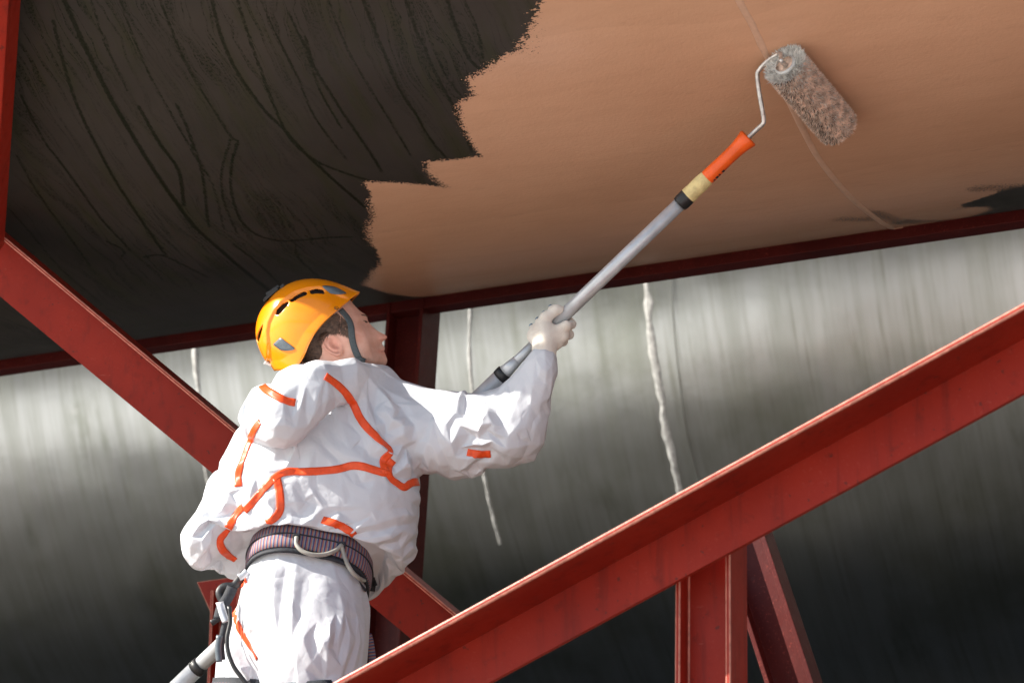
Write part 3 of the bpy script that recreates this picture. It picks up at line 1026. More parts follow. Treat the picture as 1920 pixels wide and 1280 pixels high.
def suit_grow(V, E):
    mid = (V[E[:, 0]] + V[E[:, 1]]) / 2
    dr = V[E[:, 0]] - V[E[:, 1]]
    dr /= np.linalg.norm(dr, axis=1)[:, None]
    g = np.full(len(E), 1.012)
    zdir = np.abs(dr[:, 2])
    g += .018 * zdir
    for (a, b, amt) in ((A_(735, 760, .03), A_(958, 770, -.03), .06), (A_(958, 770, -.03), A_(1017, 676, -.105), .06), (A_(480, 845, .05), A_(408, 985, .03), .05), (A_(408, 985, .03), A_(500, 1040, .26), .06),
                        (hipR, down(hipR, 2.72, .02, .03), .03), (hipL, down(hipL, 2.72, -.03, .03), .03)):
        m = segproj(mid, a, b) < .12
        al = np.abs(dr @ nrm(b - a))
        g = np.where(m, 1.01 + amt * al, g)
    return g
def suit_fold(V, r):
    """creases the stiff paper-like cloth keeps: overlapping sharp-ridged waves, gathers at the belt"""
    out = np.zeros(len(V))
    sleeve = np.zeros(len(V))
    for a, b in ((A_(770, 765, .0), A_(958, 770, -.03)), (A_(958, 770, -.03), A_(1017, 676, -.105)), (A_(470, 870, .05), A_(408, 985, .03)), (A_(408, 985, .03), A_(500, 1040, .26))):
        sleeve = np.maximum(sleeve, np.clip((.15 - segproj(V, a, b)) / .05, 0, 1))
    hipz = np.clip((bc[2] - .05 - V[:, 2]) / .08, 0, 1)
    amp = .42 + .12 * sleeve + .05 * hipz
    for i in range(14):
        k = nrm(r.normal(size=3) * (1, .5, 1))
        lam = r.uniform(.11, .30)
        wp = .22 * np.sin(V @ (nrm(r.normal(size=3)) * 2 * math.pi / r.uniform(.2, .5)) + r.uniform(0, 6))
        ph = (V @ k / lam + wp + r.uniform(0, 1)) % 1
        tri = np.abs(2 * ph - 1)
        mask = np.clip(.35 + 1.1 * np.sin(V @ (nrm(r.normal(size=3)) * 2 * math.pi / r.uniform(.25, .6)) + r.uniform(0, 6)), 0, 1)
        out += mask * (tri - .5) * lam * .095
    out *= amp
    dp = (V - bc) @ bn
    rel = V - bc
    ang = np.arctan2(rel @ np.cross(bn, [1, 0, 0]), rel[:, 0])
    g_ = np.sin(ang * 34 + 2.5 * np.sin(ang * 5)) * .0035 * np.exp(-np.abs(dp) / .05) * (np.linalg.norm(rel, axis=1) < .28)
    for a, b, h_, w_ in FOLD3:
        d = b - a
        u = (V - a) @ d / (d @ d)
        dist_ = np.linalg.norm(V - a - np.clip(u, 0, 1)[:, None] * d, axis=1)
        taper = np.clip(np.minimum(u, 1 - u) * 4 + .35, 0, 1)
        out += h_ * taper * np.maximum(0, 1 - dist_ / (2.2 * w_)) ** 1.2 * 2.0
    return np.clip(out, -.022, .032) + g_
dpl = (SV - bc) @ bn
rb_ = np.linalg.norm(SV - bc, axis=1)
pin = (np.abs(dpl) < .043) & (rb_ < .24)
pin |= SV[:, 2] < foot_z + .10
cuff = A_(1017, 676, -.105)
pin |= np.linalg.norm(SV - cuff, axis=1) < .045
hoodc = [(A_(520, 738, -.08), A_(590, 708, -.09)), (A_(590, 708, -.09), A_(660, 697, -.07))]
SX = cloth(SV, SF, pin, Fb, gax, suit_grow, suit_fold)

foot = np.array([hipR[0] * .5 + hipL[0] * .5, hipR[1] + .05, foot_z])
person = empty('person', foot)
tag(person, 'worker in white hooded coverall with orange seams, reaching up with a paint roller', 'person')
suit = fast_mesh('coverall', SX, SF, M['suit'], person)
md = suit.modifiers.new('facets', 'DECIMATE')        # stiff paper-like cloth folds into flats with sharp creases
md.ratio = .085
md = suit.modifiers.new('fine', 'SUBSURF')
md.subdivision_type = 'SIMPLE'
md.levels = md.render_levels = 3
md = suit.modifiers.new('round', 'SMOOTH')
md.factor, md.iterations = .5, 6
tag(suit, 'loose white hooded coverall')
bpy.context.view_layer.update()
def bvh_of(o):
    dg = bpy.context.evaluated_depsgraph_get()
    ev = o.evaluated_get(dg)
    me = ev.to_mesh()
    mw = o.matrix_world
    vs = [mw @ v.co for v in me.vertices]
    b = BVHTree.FromPolygons(vs, [tuple(p.vertices) for p in me.polygons])
    ev.to_mesh_clear()
    return b
suit_bvh = bvh_of(suit)
def hit(bv, px, py):
    h = bv.ray_cast(Vector(CAM), Vector(ray(px, py)))
    return (np.array(h[0]), np.array(h[1])) if h[0] is not None else (None, None)
def ribbon(bv, pxs, width, lift, thick=0.0012, across=5, step=5.0):
    """tape lying on a surface: the centre line is found on the surface, the width is laid along the surface itself"""
    pts = smooth_path([np.array(p, float) for p in pxs], 8)
    P = []
    for p in pts:
        h, nn = hit(bv, *p)
        if h is not None:
            P.append(h)
    if len(P) < 3:
        return [], []
    # even spacing
    D = [0]
    for a, b in zip(P[:-1], P[1:]):
        D.append(D[-1] + np.linalg.norm(b - a))
    n = max(4, int(D[-1] / .006))
    Q = np.stack([np.interp(np.linspace(0, D[-1], n), D, [p[i] for p in P]) for i in range(3)], -1)
    for _ in range(2):
        Q[1:-1] = (Q[:-2] + 2 * Q[1:-1] + Q[2:]) / 4
    V, F, uv = [], [], []
    side_p = None
    for i in range(n):
        c, nn, _, _ = bv.find_nearest(Vector(Q[i]))
        nn = np.array(nn)
        if nn @ (CAM - Q[i]) < 0:
            nn = -nn
        t = nrm(Q[min(i + 1, n - 1)] - Q[max(i - 1, 0)])
        side = nrm(np.cross(t, nn))
        if side_p is not None:
            side = nrm(side + 1.5 * side_p)
        side_p = side
        for k in range(across):
            x = -1 + 2 * k / (across - 1)
            q = np.array(c) + side * x * width / 2
            l, n2, _, _ = bv.find_nearest(Vector(q))
            n2 = np.array(n2)
            if n2 @ nn < 0:
                n2 = -n2
            V.append(np.array(l) + n2 * lift)
            uv.append((i * D[-1] / n, x * width / 2, 0))
    for i in range(n - 1):
        for k in range(across - 1):
            F.append((i * across + k, (i + 1) * across + k, (i + 1) * across + k + 1, i * across + k + 1))
    return V, F, uv
def tape(bv, pxs, width, lift, m, parent, name, thick=.0015):
    r = ribbon(bv, pxs, width, lift)
    if len(r) < 3:
        return None
    o = mesh(name, r[0], r[1], m, parent)
    add_attr(o, 'uv3', r[2], 'FLOAT_VECTOR')
    s_ = o.modifiers.new('thick', 'SOLIDIFY')
    s_.thickness = thick
    s_.offset = 0
    return o
tapes = [
    [(610, 705), (640, 728), (662, 757), (676, 785), (692, 805), (715, 827), (731, 842), (729, 852), (718, 862), (722, 882), (730, 892)],
    [(737, 862), (728, 875), (730, 895), (745, 906), (757, 914), (770, 905), (784, 903)],
    [(727, 888), (700, 880), (665, 872), (630, 880), (575, 884), (540, 884), (520, 892), (498, 913), (475, 940), (458, 957)],
    [(519, 896), (524, 920), (526, 945), (524, 960), (514, 972), (500, 980)],
    [(484, 708), (495, 727), (515, 740), (535, 751), (554, 755)],
    [(488, 790), (476, 808), (464, 838), (453, 868), (447, 890), (447, 912)],
    [(455, 950), (444, 962), (434, 980), (422, 1000), (412, 1010), (416, 1028), (430, 1042), (442, 1050)],
    [(876, 847), (900, 852), (920, 850)],
    [(438, 1142), (446, 1170), (460, 1195), (472, 1215), (482, 1236)],
    [(462, 1085), (452, 1100), (445, 1120), (439, 1142)],
    [(604, 974), (630, 982), (648, 990), (664, 1003)],
]
for px in tapes:
    tape(suit_bvh, px, .0190, .0013, M['tape'], suit, 'seam_tape', .0007)

# ------------------------------------------------------------------ the paint roller on its pole
pA, pB = at(340, 1280, 6.02), at(1400, 262, 5.20)
pdir = nrm(pB - pA)
def pole_pt(px):
    """point of the straight pole seen above photo column px"""
    n_ = np.cross(ray(px, 0), ray(px, 1280))
    return pA + pdir * (((CAM - pA) @ n_) / (pdir @ n_))
pole = empty('paint_roller', pole_pt(300))
tag(pole, 'long-handled paint roller pressed against the tan paint under the pipe', 'paint roller')
def seg(name, xs, rs, m, n=24):
    V, F = tube([pole_pt(x) for x in xs], rs, n)
    return mesh(name, V, F, m, pole, True, 0)
mp = lambda px: np.linalg.norm(pole_pt(px) - CAM) / FPX      # metres per photo pixel there
e0 = pA - pdir * .35
V, F = tube([e0, pole_pt(366)], [.0215, .0215], 24)
seg_o = mesh('end_tube', V, F, M['alu'], pole)
seg('end_collar', [366, 371, 377], [.0225, .0225, .0225], M['black'])
seg('outer_tube', [368, 938], [.0190, .0190], M['alu'])
seg('clamp_ring', [936, 941, 946, 947], [.0196, .0205, .0205, .018], M['black'])
seg('tube_shoulder', [946, 958, 970], [.0175, .0150, .0125], M['alu'])
seg('inner_tube', [946, 1010], [.0118, .0118], M['alu'])
seg('upper_tube', [1004, 1286], [.0165, .0165], M['alu'])
seg('end_ring', [1274, 1278, 1290, 1294], [.019, .0205, .0205, .019], M['black'])
seg('paper_tape', [1284, 1290, 1300, 1315, 1325, 1327], [.0185, .0205, .0195, .020, .0188, .017], M['cream'])
seg('handle', [1320, 1330, 1360, 1380, 1392, 1402, 1404], [.0175, .0185, .0175, .0180, .0205, .0245, .022], M['orange'])
# roller axis from the pipe's surface
RR = .052
pn, s0, t0 = on_pipe(1486, 96)
pf_, s1, t1 = on_pipe(1582, 208)
nout = lambda t_: math.cos(t_) * HH + math.sin(t_) * ZZ
ca, cb = pn + nout(t0) * (RR + .004), pf_ + nout(t1) * (RR + .004)
# centre line moved so that the near end sits on the photo's end cap
dl = at(1467, 108, ca[1]) - ca
ca, cb = ca + dl * .6, cb + dl * .6
rax = nrm(cb - ca)
mid_t = (t0 + t1) / 2
gap = min(P1R + 0 - 0 for _ in (0,))
# keep the sleeve just touching the coat
for c_ in (0,):
    m_ = (ca + cb) / 2
    dist_ = np.hypot(m_ @ HH - P1D, m_[2] - P1H) - P1R
    mv = (RR - .003 - dist_) * nrm((m_ @ HH - P1D) * HH + (m_[2] - P1H) * ZZ)
    ca, cb = ca + mv, cb + mv
x_ = nrm(np.cross(rax, ZZ))
y_ = np.cross(rax, x_)
LR = np.linalg.norm(cb - ca)
V, F = [], []
NL, NA = 60, 64
for i in range(NL + 1):
    u = i / NL
    rr_ = RR * .86 * (1 - .35 * max(0, 1 - u * LR / .014) ** 2 - .35 * max(0, 1 - (1 - u) * LR / .014) ** 2)
    for k in range(NA):
        a = 2 * math.pi * k / NA
        q = rr_ * (1 + .05 * math.sin(3 * a + 9 * u) * math.sin(17 * u + a) + .035 * rng.normal())
        V.append(ca + rax * LR * u + q * (math.cos(a) * x_ + math.sin(a) * y_))
for i in range(NL):
    for k in range(NA):
        F.append((i * NA + k, i * NA + (k + 1) % NA, (i + 1) * NA + (k + 1) % NA, (i + 1) * NA + k))
F += [tuple(range(NA))[::-1], tuple(range(NL * NA, (NL + 1) * NA))]
sleeve = mesh('roller_sleeve', V, F, M['nap'], pole)
def napping(n, ulo, uhi, m, name, ln_=(.006, .011), end=False, side=None):
    V, F = [], []
    for _ in range(n):
        a = rng.uniform(0, 2 * math.pi)
        if side is not None:
            a = math.atan2(side @ y_, side @ x_) + rng.normal() * .45
        if end:
            r0 = RR * rng.uniform(.52, .95)
            b = ca - rax * .001 + r0 * (math.cos(a) * x_ + math.sin(a) * y_)
            d = nrm(-rax * .8 + (math.cos(a) * x_ + math.sin(a) * y_) * rng.uniform(.3, 1.2) + rng.normal(size=3) * .25)
        else:
            u = rng.uniform(ulo, uhi)
            rad = math.cos(a) * x_ + math.sin(a) * y_
            b = ca + rax * LR * u + RR * .80 * rad
            d = nrm(rad + rng.normal(size=3) * .38 + rax * .25)
        L = rng.uniform(*ln_)
        w_ = rng.uniform(.0009, .0018)
        sd_ = nrm(np.cross(d, rng.normal(size=3)))
        s2 = np.cross(d, sd_)
        o = len(V)
        V += [b + sd_ * w_, b - sd_ * w_ * .5 + s2 * w_, b - sd_ * w_ * .5 - s2 * w_, b + d * (L + (0 if end else RR * .06))]
        F += [(o, o + 1, o + 3), (o + 1, o + 2, o + 3), (o + 2, o, o + 3)]
    ob = mesh(name, V, F, m, pole, False)
    ob['kind'] = 'stuff'
    return ob
napping(13000, .02, .99, M['nap'], 'nap', (.007, .013))
napping(900, .0, .14, M['napw'], 'nap', (.006, .012))
napping(1300, .05, 1.0, M['napw'], 'nap', (.006, .012))
napping(700, .12, 1.0, M['napd'], 'nap', (.004, .010))
napping(2300, 0, 1.0, M['napd'], 'nap', (.005, .011), False, -ZZ - RT * .6)
napping(1500, 0, 0, M['napw'], 'nap', (.008, .016), True)
# end cap and wire frame
V, F = tube([ca + rax * .004, ca - rax * .006, ca - rax * .009, ca - rax * .009], [.027, .027, .022, .001], 32)
mesh('end_cap', V, F, M['white'], pole)
n0 = nout(mid_t)
wire = [ca + rax * .05, ca - rax * .012, ca - rax * .022]
for (x, y, f) in ((1462, 101, .12), (1438, 116, .3), (1423, 132, .42), (1420, 142, .46), (1423, 170, .58), (1429, 205, .70), (1432, 226, .8), (1429, 234, .84), (1418, 244, .92), (1402, 259, 1.0), (1385, 276, 1.08)):
    wire.append(at(x, y, wire[1][1] * (1 - f) + pole_pt(1402)[1] * f if f <= 1 else pole_pt(1385)[1]))
V, F = tube(smooth_path(wire, 5), .0056, 12)
mesh('wire_frame', V, F, M['zinc'], pole)
# thin collar of printed lettering on the handle's underside
for k, x in enumerate((1331, 1336, 1341, 1348)):
    q = pole_pt(x)
    sd_ = nrm(np.cross(pdir, CAM - q))
    sd_ = sd_ if sd_ @ RT > 0 else -sd_
    nn = nrm(np.cross(sd_, pdir))
    nn = nn if nn @ (CAM - q) > 0 else -nn
    c = q + .0182 * (sd_ * .86 + nn * .52)
    t2 = nrm(nn * .86 - sd_ * .52)
    h2 = nrm(sd_ * .86 + nn * .52)
    s_ = .0026 + .0012 * (k % 2)
    mesh('print_mark', [c + pdir * s_ + t2 * s_, c - pdir * s_ + t2 * s_, c - pdir * s_ * .4 - t2 * s_, c + pdir * s_ - t2 * s_] + [c + pdir * s_ + t2 * s_ + h2 * .0006, c - pdir * s_ + t2 * s_ + h2 * .0006, c - pdir * s_ * .4 - t2 * s_ + h2 * .0006, c + pdir * s_ - t2 * s_ + h2 * .0006],
         [(0, 3, 2, 1), (4, 5, 6, 7), (0, 1, 5, 4), (1, 2, 6, 5), (2, 3, 7, 6), (3, 0, 4, 7)], M['black'], pole, False)

# ------------------------------------------------------------------ local frames parallel to the picture's plane (for profile-shaped things)
class Frame:
    def __init__(s, px, py, Y, r=RT, u=UP, w=-FW):
        s.P = at(px, py, Y)
        s.mpp = (s.P - CAM) @ FW / FPX
        s.px, s.py, s.r, s.u, s.w = px, py, r, u, w
    def l2(s, px, py):
        return np.array([(px - s.px) * s.mpp, -(py - s.py) * s.mpp])
    def to(s, uvw):
        uvw = np.asarray(uvw)
        return s.P + uvw[..., 0:1] * s.r + uvw[..., 1:2] * s.u + uvw[..., 2:3] * s.w
C2P = lambda cx, cy: (440 + cx / 5.3333, 500 + cy / 5.3333)

# ------------------------------------------------------------------ head
HF = Frame(*C2P(950, 650), YB + .05)
hl_ = lambda cx, cy: HF.l2(*C2P(cx, cy))
cu = HF.mpp / 5.3333          # metres per unit of the outline below
prof = [(1000, 190), (1120, 290), (1200, 390), (1262, 450), (1308, 476), (1330, 500), (1336, 538), (1372, 588), (1430, 634), (1500, 670), (1533, 686), (1539, 706), (1514, 738),
        (1474, 750), (1484, 776), (1508, 800), (1518, 822), (1490, 846), (1518, 862), (1512, 888), (1534, 920), (1526, 972), (1470, 1020), (1380, 1060), (1300, 1085), (1260, 1180), (1240, 1380),
        (700, 1380), (690, 1150), (700, 1000), (640, 900), (560, 780), (520, 640), (540, 480), (620, 330), (760, 220), (880, 180)]
pl2 = np.array([hl_(*p) for p in prof])
hh_ = .0019
lo2, hi2 = pl2.min(0) - .012, pl2.max(0) + .012
hax = [np.arange(lo2[0], hi2[0], hh_), np.arange(lo2[1], hi2[1], hh_), np.arange(-.03, .112, hh_)]
gu, gv = np.meshgrid(hax[0], hax[1], indexing='ij')
P2 = np.stack([gu.ravel(), gv.ravel()], -1)
d, _ = seg_dist(P2, pl2, np.roll(pl2, -1, 0))
d = np.where(inside(P2, pl2), d, -d).reshape(gu.shape)
for _ in range(2):
    for ax_ in (0, 1):
        d = (np.roll(d, 1, ax_) + 2 * d + np.roll(d, -1, ax_)) / 4
la, lb = hl_(1215, 400), hl_(1440, 1000)
nl = nrm(np.array([(lb - la)[1], -(lb - la)[0]]))
nl = nl if nl[0] > 0 else -nl
qf = (P2 - la).dot(nl).reshape(gu.shape)
W_, dm = .074, .072
dd = np.clip(d / dm, -.2, 1)
hw = W_ * np.sign(dd) * (1 - (1 - np.abs(dd)) ** 2) ** .62
lim = 1 - .62 * np.clip(qf / .026, 0, 1) ** .8
hw = np.where(hw > 0, hw * lim, hw * .6)
for _ in range(3):
    for ax_ in (0, 1):
        hw = (np.roll(hw, 1, ax_) + 2 * hw + np.roll(hw, -1, ax_)) / 4
def g2(cx, cy, sx, sy=None):
    p = hl_(cx, cy)
    return np.exp(-((gu - p[0]) / (sx * cu)) ** 2 - ((gv - p[1]) / ((sy or sx) * cu)) ** 2)
hw = hw - .0075 * g2(1292, 556, 48, 36) + .0035 * g2(1268, 486, 60, 26) + .004 * g2(1215, 640, 90, 60) - .003 * g2(1330, 780, 90, 70) + .004 * g2(1462, 722, 26, 22) - .003 * g2(1455, 800, 26, 60) - .0028 * g2(1440, 847, 60, 9) + .0035 * g2(1300, 552, 24, 13)
hw = hw + .004 * g2(1300, 950, 120, 70) - .004 * g2(1120, 960, 60, 90)
Wg = hax[2][None, None, :]
fh = (np.abs(Wg) - hw[:, :, None]) * .8
# ear
ec, el = hl_(1005, 778), nrm(hl_(1105, 892) - hl_(915, 668))
ep = np.array([el[1], -el[0]])
ep = ep if ep[0] > 0 else -ep          # ep points forward (to the face)
ea = (gu - ec[0]) * el[0] + (gv - ec[1]) * el[1]
eb = (gu - ec[0]) * ep[0] + (gv - ec[1]) * ep[1]
wide = .0205 * (1 - .22 * np.clip(ea / .033, -1, 1))
re = np.sqrt((ea / .0335) ** 2 + (eb / wide) ** 2)
i0 = [int(np.clip((ec[k] - hax[k][0]) / hh_, 0, len(hax[k]) - 1)) for k in (0, 1)]
wb = hw[i0[0], i0[1]] + .006
plane = wb - eb * .42
ang_f = np.clip((eb / wide + .25), 0, 1)          # towards the face the rim sinks into the cheek
top = plane + .0015 + .0055 * np.exp(-((re - .86) / .13) ** 2) * (1 - .7 * ang_f) + .003 * np.exp(-((re - .45) / .12) ** 2) * (eb < .004) - .0125 * np.exp(-((ea - .004) / .010) ** 2 - ((eb - .005) / .006) ** 2) - .004 * np.exp(-((re - .62) / .10) ** 2) * (eb < .002)
fe = np.maximum((re - 1)[:, :, None] * .018, np.maximum(Wg - top[:, :, None], (plane - .010)[:, :, None] - Wg))
fh = smin(fh, fe, .004)
fh = blur(fh.astype(np.float32), 1)
fh[:, :, -1] = 1
full = np.concatenate([fh[:, :, ::-1][:, :, :0], fh], 2)
HV, HFc = surface_nets(full, hax)
# the far side is the near side mirrored, joined into one skin
keep = HV[:, 2] > -hh_ * .4
hw_axis = np.arange(-.112, .112 + hh_, hh_)
fm = np.empty(gu.shape + (len(hw_axis),), np.float32)
for i, wv_ in enumerate(hw_axis):
    fm[:, :, i] = fh[:, :, min(len(hax[2]) - 1, int(round((abs(wv_) + .03) / hh_)))]
fm[:, :, 0] = fm[:, :, -1] = 1
fm[:, 0, :] = 1
hax = [hax[0], hax[1], hw_axis]
HV, HFc = surface_nets(blur(fm, 1), hax)
hv_w = HF.to(HV)
fl = np.cross(HF.r, HF.u) @ HF.w < 0
head = fast_mesh('body', hv_w, HFc[:, ::-1] if fl else HFc, M['skin'], person)
md = head.modifiers.new('smooth', 'SMOOTH')
md.factor, md.iterations = .5, 2
def hmap(cx, cy, sx, sy=None):
    p = hl_(cx, cy)
    return np.exp(-((HV[:, 0] - p[0]) / (sx * cu)) ** 2 - ((HV[:, 1] - p[1]) / ((sy or sx) * cu)) ** 2)
add_attr(head, 'stubble', np.clip(hmap(1350, 950, 150, 90) + hmap(1470, 800, 40, 50) + .6 * hmap(1230, 930, 80, 120), 0, 1))
add_attr(head, 'flush', np.clip(hmap(1000, 780, 110, 130) * .9 + hmap(1510, 700, 60) + .5 * hmap(1230, 680, 110, 90) + 1.2 * hmap(1475, 848, 45, 22), 0, 1))
bpy.context.view_layer.update()
head_bvh = bvh_of(head)
c2 = lambda pts: [C2P(*p) for p in pts]
tape(head_bvh, c2([(1268, 484), (1292, 482), (1312, 490), (1328, 506)]), .0040, .0010, M['brow'], head, 'eyebrow', .0012)
tape(head_bvh, c2([(1288, 540), (1304, 538), (1320, 544), (1330, 554)]), .0018, .0005, M['brow'], head, 'eyelashes', .0010)
tape(head_bvh, c2([(1304, 550), (1313, 551), (1323, 556)]), .0034, .0002, M['eye'], head, 'eye', .0010)
tape(head_bvh, c2([(1462, 847), (1474, 847), (1488, 847)]), .0016, .0002, M['lip'], head, 'mouth_line', .0005)
# hair below the helmet
hp = np.array([(1030, 455), (1100, 520), (1150, 585), (1158, 690), (1100, 662), (1040, 655), (960, 662), (905, 700), (876, 760), (880, 850), (860, 905), (760, 930), (690, 940), (680, 850), (740, 740), (820, 620), (900, 540)], float)
HVs, HFs_ = [], []
cnt = 0
lo_, hi_ = hp.min(0), hp.max(0)
while cnt < 5200:
    c = rng.uniform(lo_, hi_, (1, 2))
    if not inside(c, hp)[0]:
        continue
    cnt += 1
    cx, cy = c[0]
    h, nn = hit(head_bvh, *C2P(cx, cy))
    if h is None:
        continue
    lean = np.array([-.55, -.55]) + rng.normal(size=2) * .22
    if cx > 1060:
        lean = np.array([-.1, -1.0]) + rng.normal(size=2) * .15
    d = nrm(lean[0] * RT + lean[1] * UP + .30 * nn)
    d = nrm(d - .62 * (d @ nn) * nn)
    L = rng.uniform(.006, .013)
    sd_ = nrm(np.cross(d, nn))
    w_ = rng.uniform(.00035, .0007)
    o = len(HVs)
    m1 = h + d * L * .55 + nn * .0022
    HVs += [h - nn * .001 + sd_ * w_, h - nn * .001 - sd_ * w_, m1 - sd_ * w_ * .8, m1 + sd_ * w_ * .8, h + d * L + nn * .0014]
    HFs_ += [(o, o + 1, o + 2, o + 3), (o + 3, o + 2, o + 4)]
ho = mesh('hair', HVs, HFs_, M['hair'], person, False)
ho['kind'] = 'stuff'

# ------------------------------------------------------------------ helmet
MF = Frame(*C2P(787, 657), YB + .05)
mu = MF.mpp / 5.3333
ff, uu = np.array([.737, .676]), np.array([-.676, .737])      # forward and up of the helmet, in the picture's plane
fw3, up3, lat = ff[0] * RT + ff[1] * UP, uu[0] * RT + uu[1] * UP, -FW
def fu(cx, cy):
    p = np.array([(cx - 787) * mu, -(cy - 657) * mu])
    return np.array([p @ ff, p @ uu])
crest = np.array([fu(*p) for p in [(300, 1010), (345, 900), (360, 760), (352, 650), (368, 560), (420, 450), (500, 350), (620, 262), (740, 222), (860, 208), (960, 235), (1100, 300), (1330, 420), (1100, 1100), (600, 1400)]])
slots = [np.array([fu(*p) for p in q]) for q in ([(430, 478), (468, 412), (545, 350), (568, 376), (515, 440), (466, 486)], [(568, 336), (635, 288), (728, 250), (746, 284), (668, 320), (604, 360)], [(770, 240), (850, 226), (912, 246), (918, 276), (850, 272), (788, 278)],
                                              [(216, 722), (256, 640), (304, 578), (288, 664), (250, 756)])]
def shell_pts(a, e, off=0.0):
    """helmet shell in its own axes; a azimuth (0 = front), e 0 at the rim to 1 at the crown"""
    ca_, sa_ = np.cos(a), np.sin(a)
    ex = 2.12 - .22 * np.tanh(ca_ * 3)
    th = e * math.pi / 2
    c_, s_ = np.cos(th) ** (2 / ex), np.sin(th) ** (2 / ex)
    A = .1365 + .016 * np.maximum(0, ca_) ** 10 * (1 - e) ** 6          # peak
    rim = -.004 - .034 * np.exp(-((np.abs(a) - 2.15) / .5) ** 2)
    f_, w_, u_ = A * ca_ * c_, .112 * sa_ * c_, rim * (1 - e) ** 1.6 + .137 * s_
    n_ = np.stack([f_ / .1365 ** 2, w_ / .112 ** 2, u_ / .137 ** 2], -1) + 1e-6
    n_ /= np.linalg.norm(n_, axis=1)[:, None]
    q = np.stack([f_, u_], -1)
    dcr = seg_dist(q, crest, np.roll(crest, -1, 0))[0] * np.where(inside(q, crest), -1, 1)
    k = np.clip((dcr + .002) / .006, 0, 1)
    k = k * k * (3 - 2 * k)
    return np.stack([f_, w_, u_], -1) + n_ * (off - .0055 * (1 - k) * np.minimum(1, e * 9 + .15))[:, None]
NA, NE = 420, 130
ee, aa = np.meshgrid((np.arange(NE) / (NE - 1)) ** .85 * .995, -math.pi + 2 * math.pi * np.arange(NA) / NA, indexing='ij')
loc = shell_pts(aa.ravel(), ee.ravel())
SVh = MF.P + loc[:, :1] * fw3 + loc[:, 1:2] * lat + loc[:, 2:3] * up3
I_ = np.arange(NE * NA).reshape(NE, NA)
fc = np.stack([I_[:-1], np.roll(I_, -1, 1)[:-1], np.roll(I_, -1, 1)[1:], I_[1:]], -1).reshape(-1, 4)
cen = loc[fc].mean(1)
cut = np.zeros(len(fc), bool)
for sl_ in slots:
    sl_ = np.array(smooth_path(list(sl_) + [sl_[0]], 4)[:-1])
    cut |= inside(cen[:, [0, 2]], sl_) & (np.abs(cen[:, 1]) > .012)
helmet = empty('safety_helmet', MF.P)
tag(helmet, 'yellow-orange vented climbing helmet with grey stickers on the worker\'s head', 'helmet')
FF = [tuple(q) for q in fc[~cut]] + [tuple(range((NE - 1) * NA, NE * NA))]
hs = mesh('shell', SVh, FF, M['shell'], helmet)
bm = bmesh.new()
bm.from_mesh(hs.data)
bmesh.ops.recalc_face_normals(bm, faces=bm.faces)
if sum(f.calc_center_median().dot(f.normal) for f in bm.faces) < 0:
    bmesh.ops.reverse_faces(bm, faces=bm.faces)
bm.to_mesh(hs.data)
bm.free()
md = hs.modifiers.new('thick', 'SOLIDIFY')
md.thickness, md.offset = .0045, -1
# liner inside the shell
ej, ai = np.meshgrid(np.arange(18) / 17 * .99, -math.pi + 2 * math.pi * np.arange(64) / 64, indexing='ij')
li = shell_pts(ai.ravel(), ej.ravel(), -.014)
mesh('liner', MF.P + li[:, :1] * fw3 + li[:, 1:2] * lat + li[:, 2:3] * up3, [(j * 64 + i, j * 64 + (i + 1) % 64, (j + 1) * 64 + (i + 1) % 64, (j + 1) * 64 + i) for j in range(17) for i in range(64)] + [tuple(range(17 * 64, 18 * 64))], M['foam'], helmet)
bpy.context.view_layer.update()
helm_bvh = bvh_of(hs)
def patch(bv, poly, lift, m, parent, name, n=14):
    """sticker: a filled outline laid on the surface"""
    poly = np.array(poly, float)
    c0 = poly.mean(0)
    V, F = [], []
    ring = []
    out = smooth_path(list(poly) + [poly[0]], 4)[:-1]
    for r_ in (1.0, .66, .33):
        for p in out:
            h, nn = hit(bv, *C2P(*(c0 + (p - c0) * r_)))
            if h is None:
                h, nn = HF.P, -FW
            if nn @ (CAM - h) < 0:
                nn = -nn
            V.append(h + nn * lift)
    h, nn = hit(bv, *C2P(*c0))
    V.append(h + (nn if nn @ (CAM - h) > 0 else -nn) * lift)
    n = len(out)
    for k in range(2):
        for i in range(n):
            F.append((k * n + i, k * n + (i + 1) % n, (k + 1) * n + (i + 1) % n, (k + 1) * n + i))
    F += [(2 * n + i, 2 * n + (i + 1) % n, 3 * n) for i in range(n)]
    o = mesh(name, V, F, m, parent)
    s_ = o.modifiers.new('thick', 'SOLIDIFY')
    s_.thickness = .0008
    return o
patch(helm_bvh, [(876, 200), (905, 194), (1000, 208), (1080, 245), (1112, 270), (1050, 278), (965, 274), (925, 245)], .0014, M['sticker'], helmet, 'sticker')
patch(helm_bvh, [(388, 775), (430, 735), (466, 710), (520, 750), (575, 790), (602, 822), (540, 837), (470, 832), (425, 805)], .0014, M['sticker'], helmet, 'sticker')
h, nn = hit(helm_bvh, *C2P(1018, 414))
nn = nn if nn @ (CAM - h) > 0 else -nn
V, F = tube([h - nn * .002, h + nn * .001, h + nn * .002, h + nn * .002], [.0052, .0052, .004, .0005], 20)
mesh('rivet', V, F, M['black'], helmet)
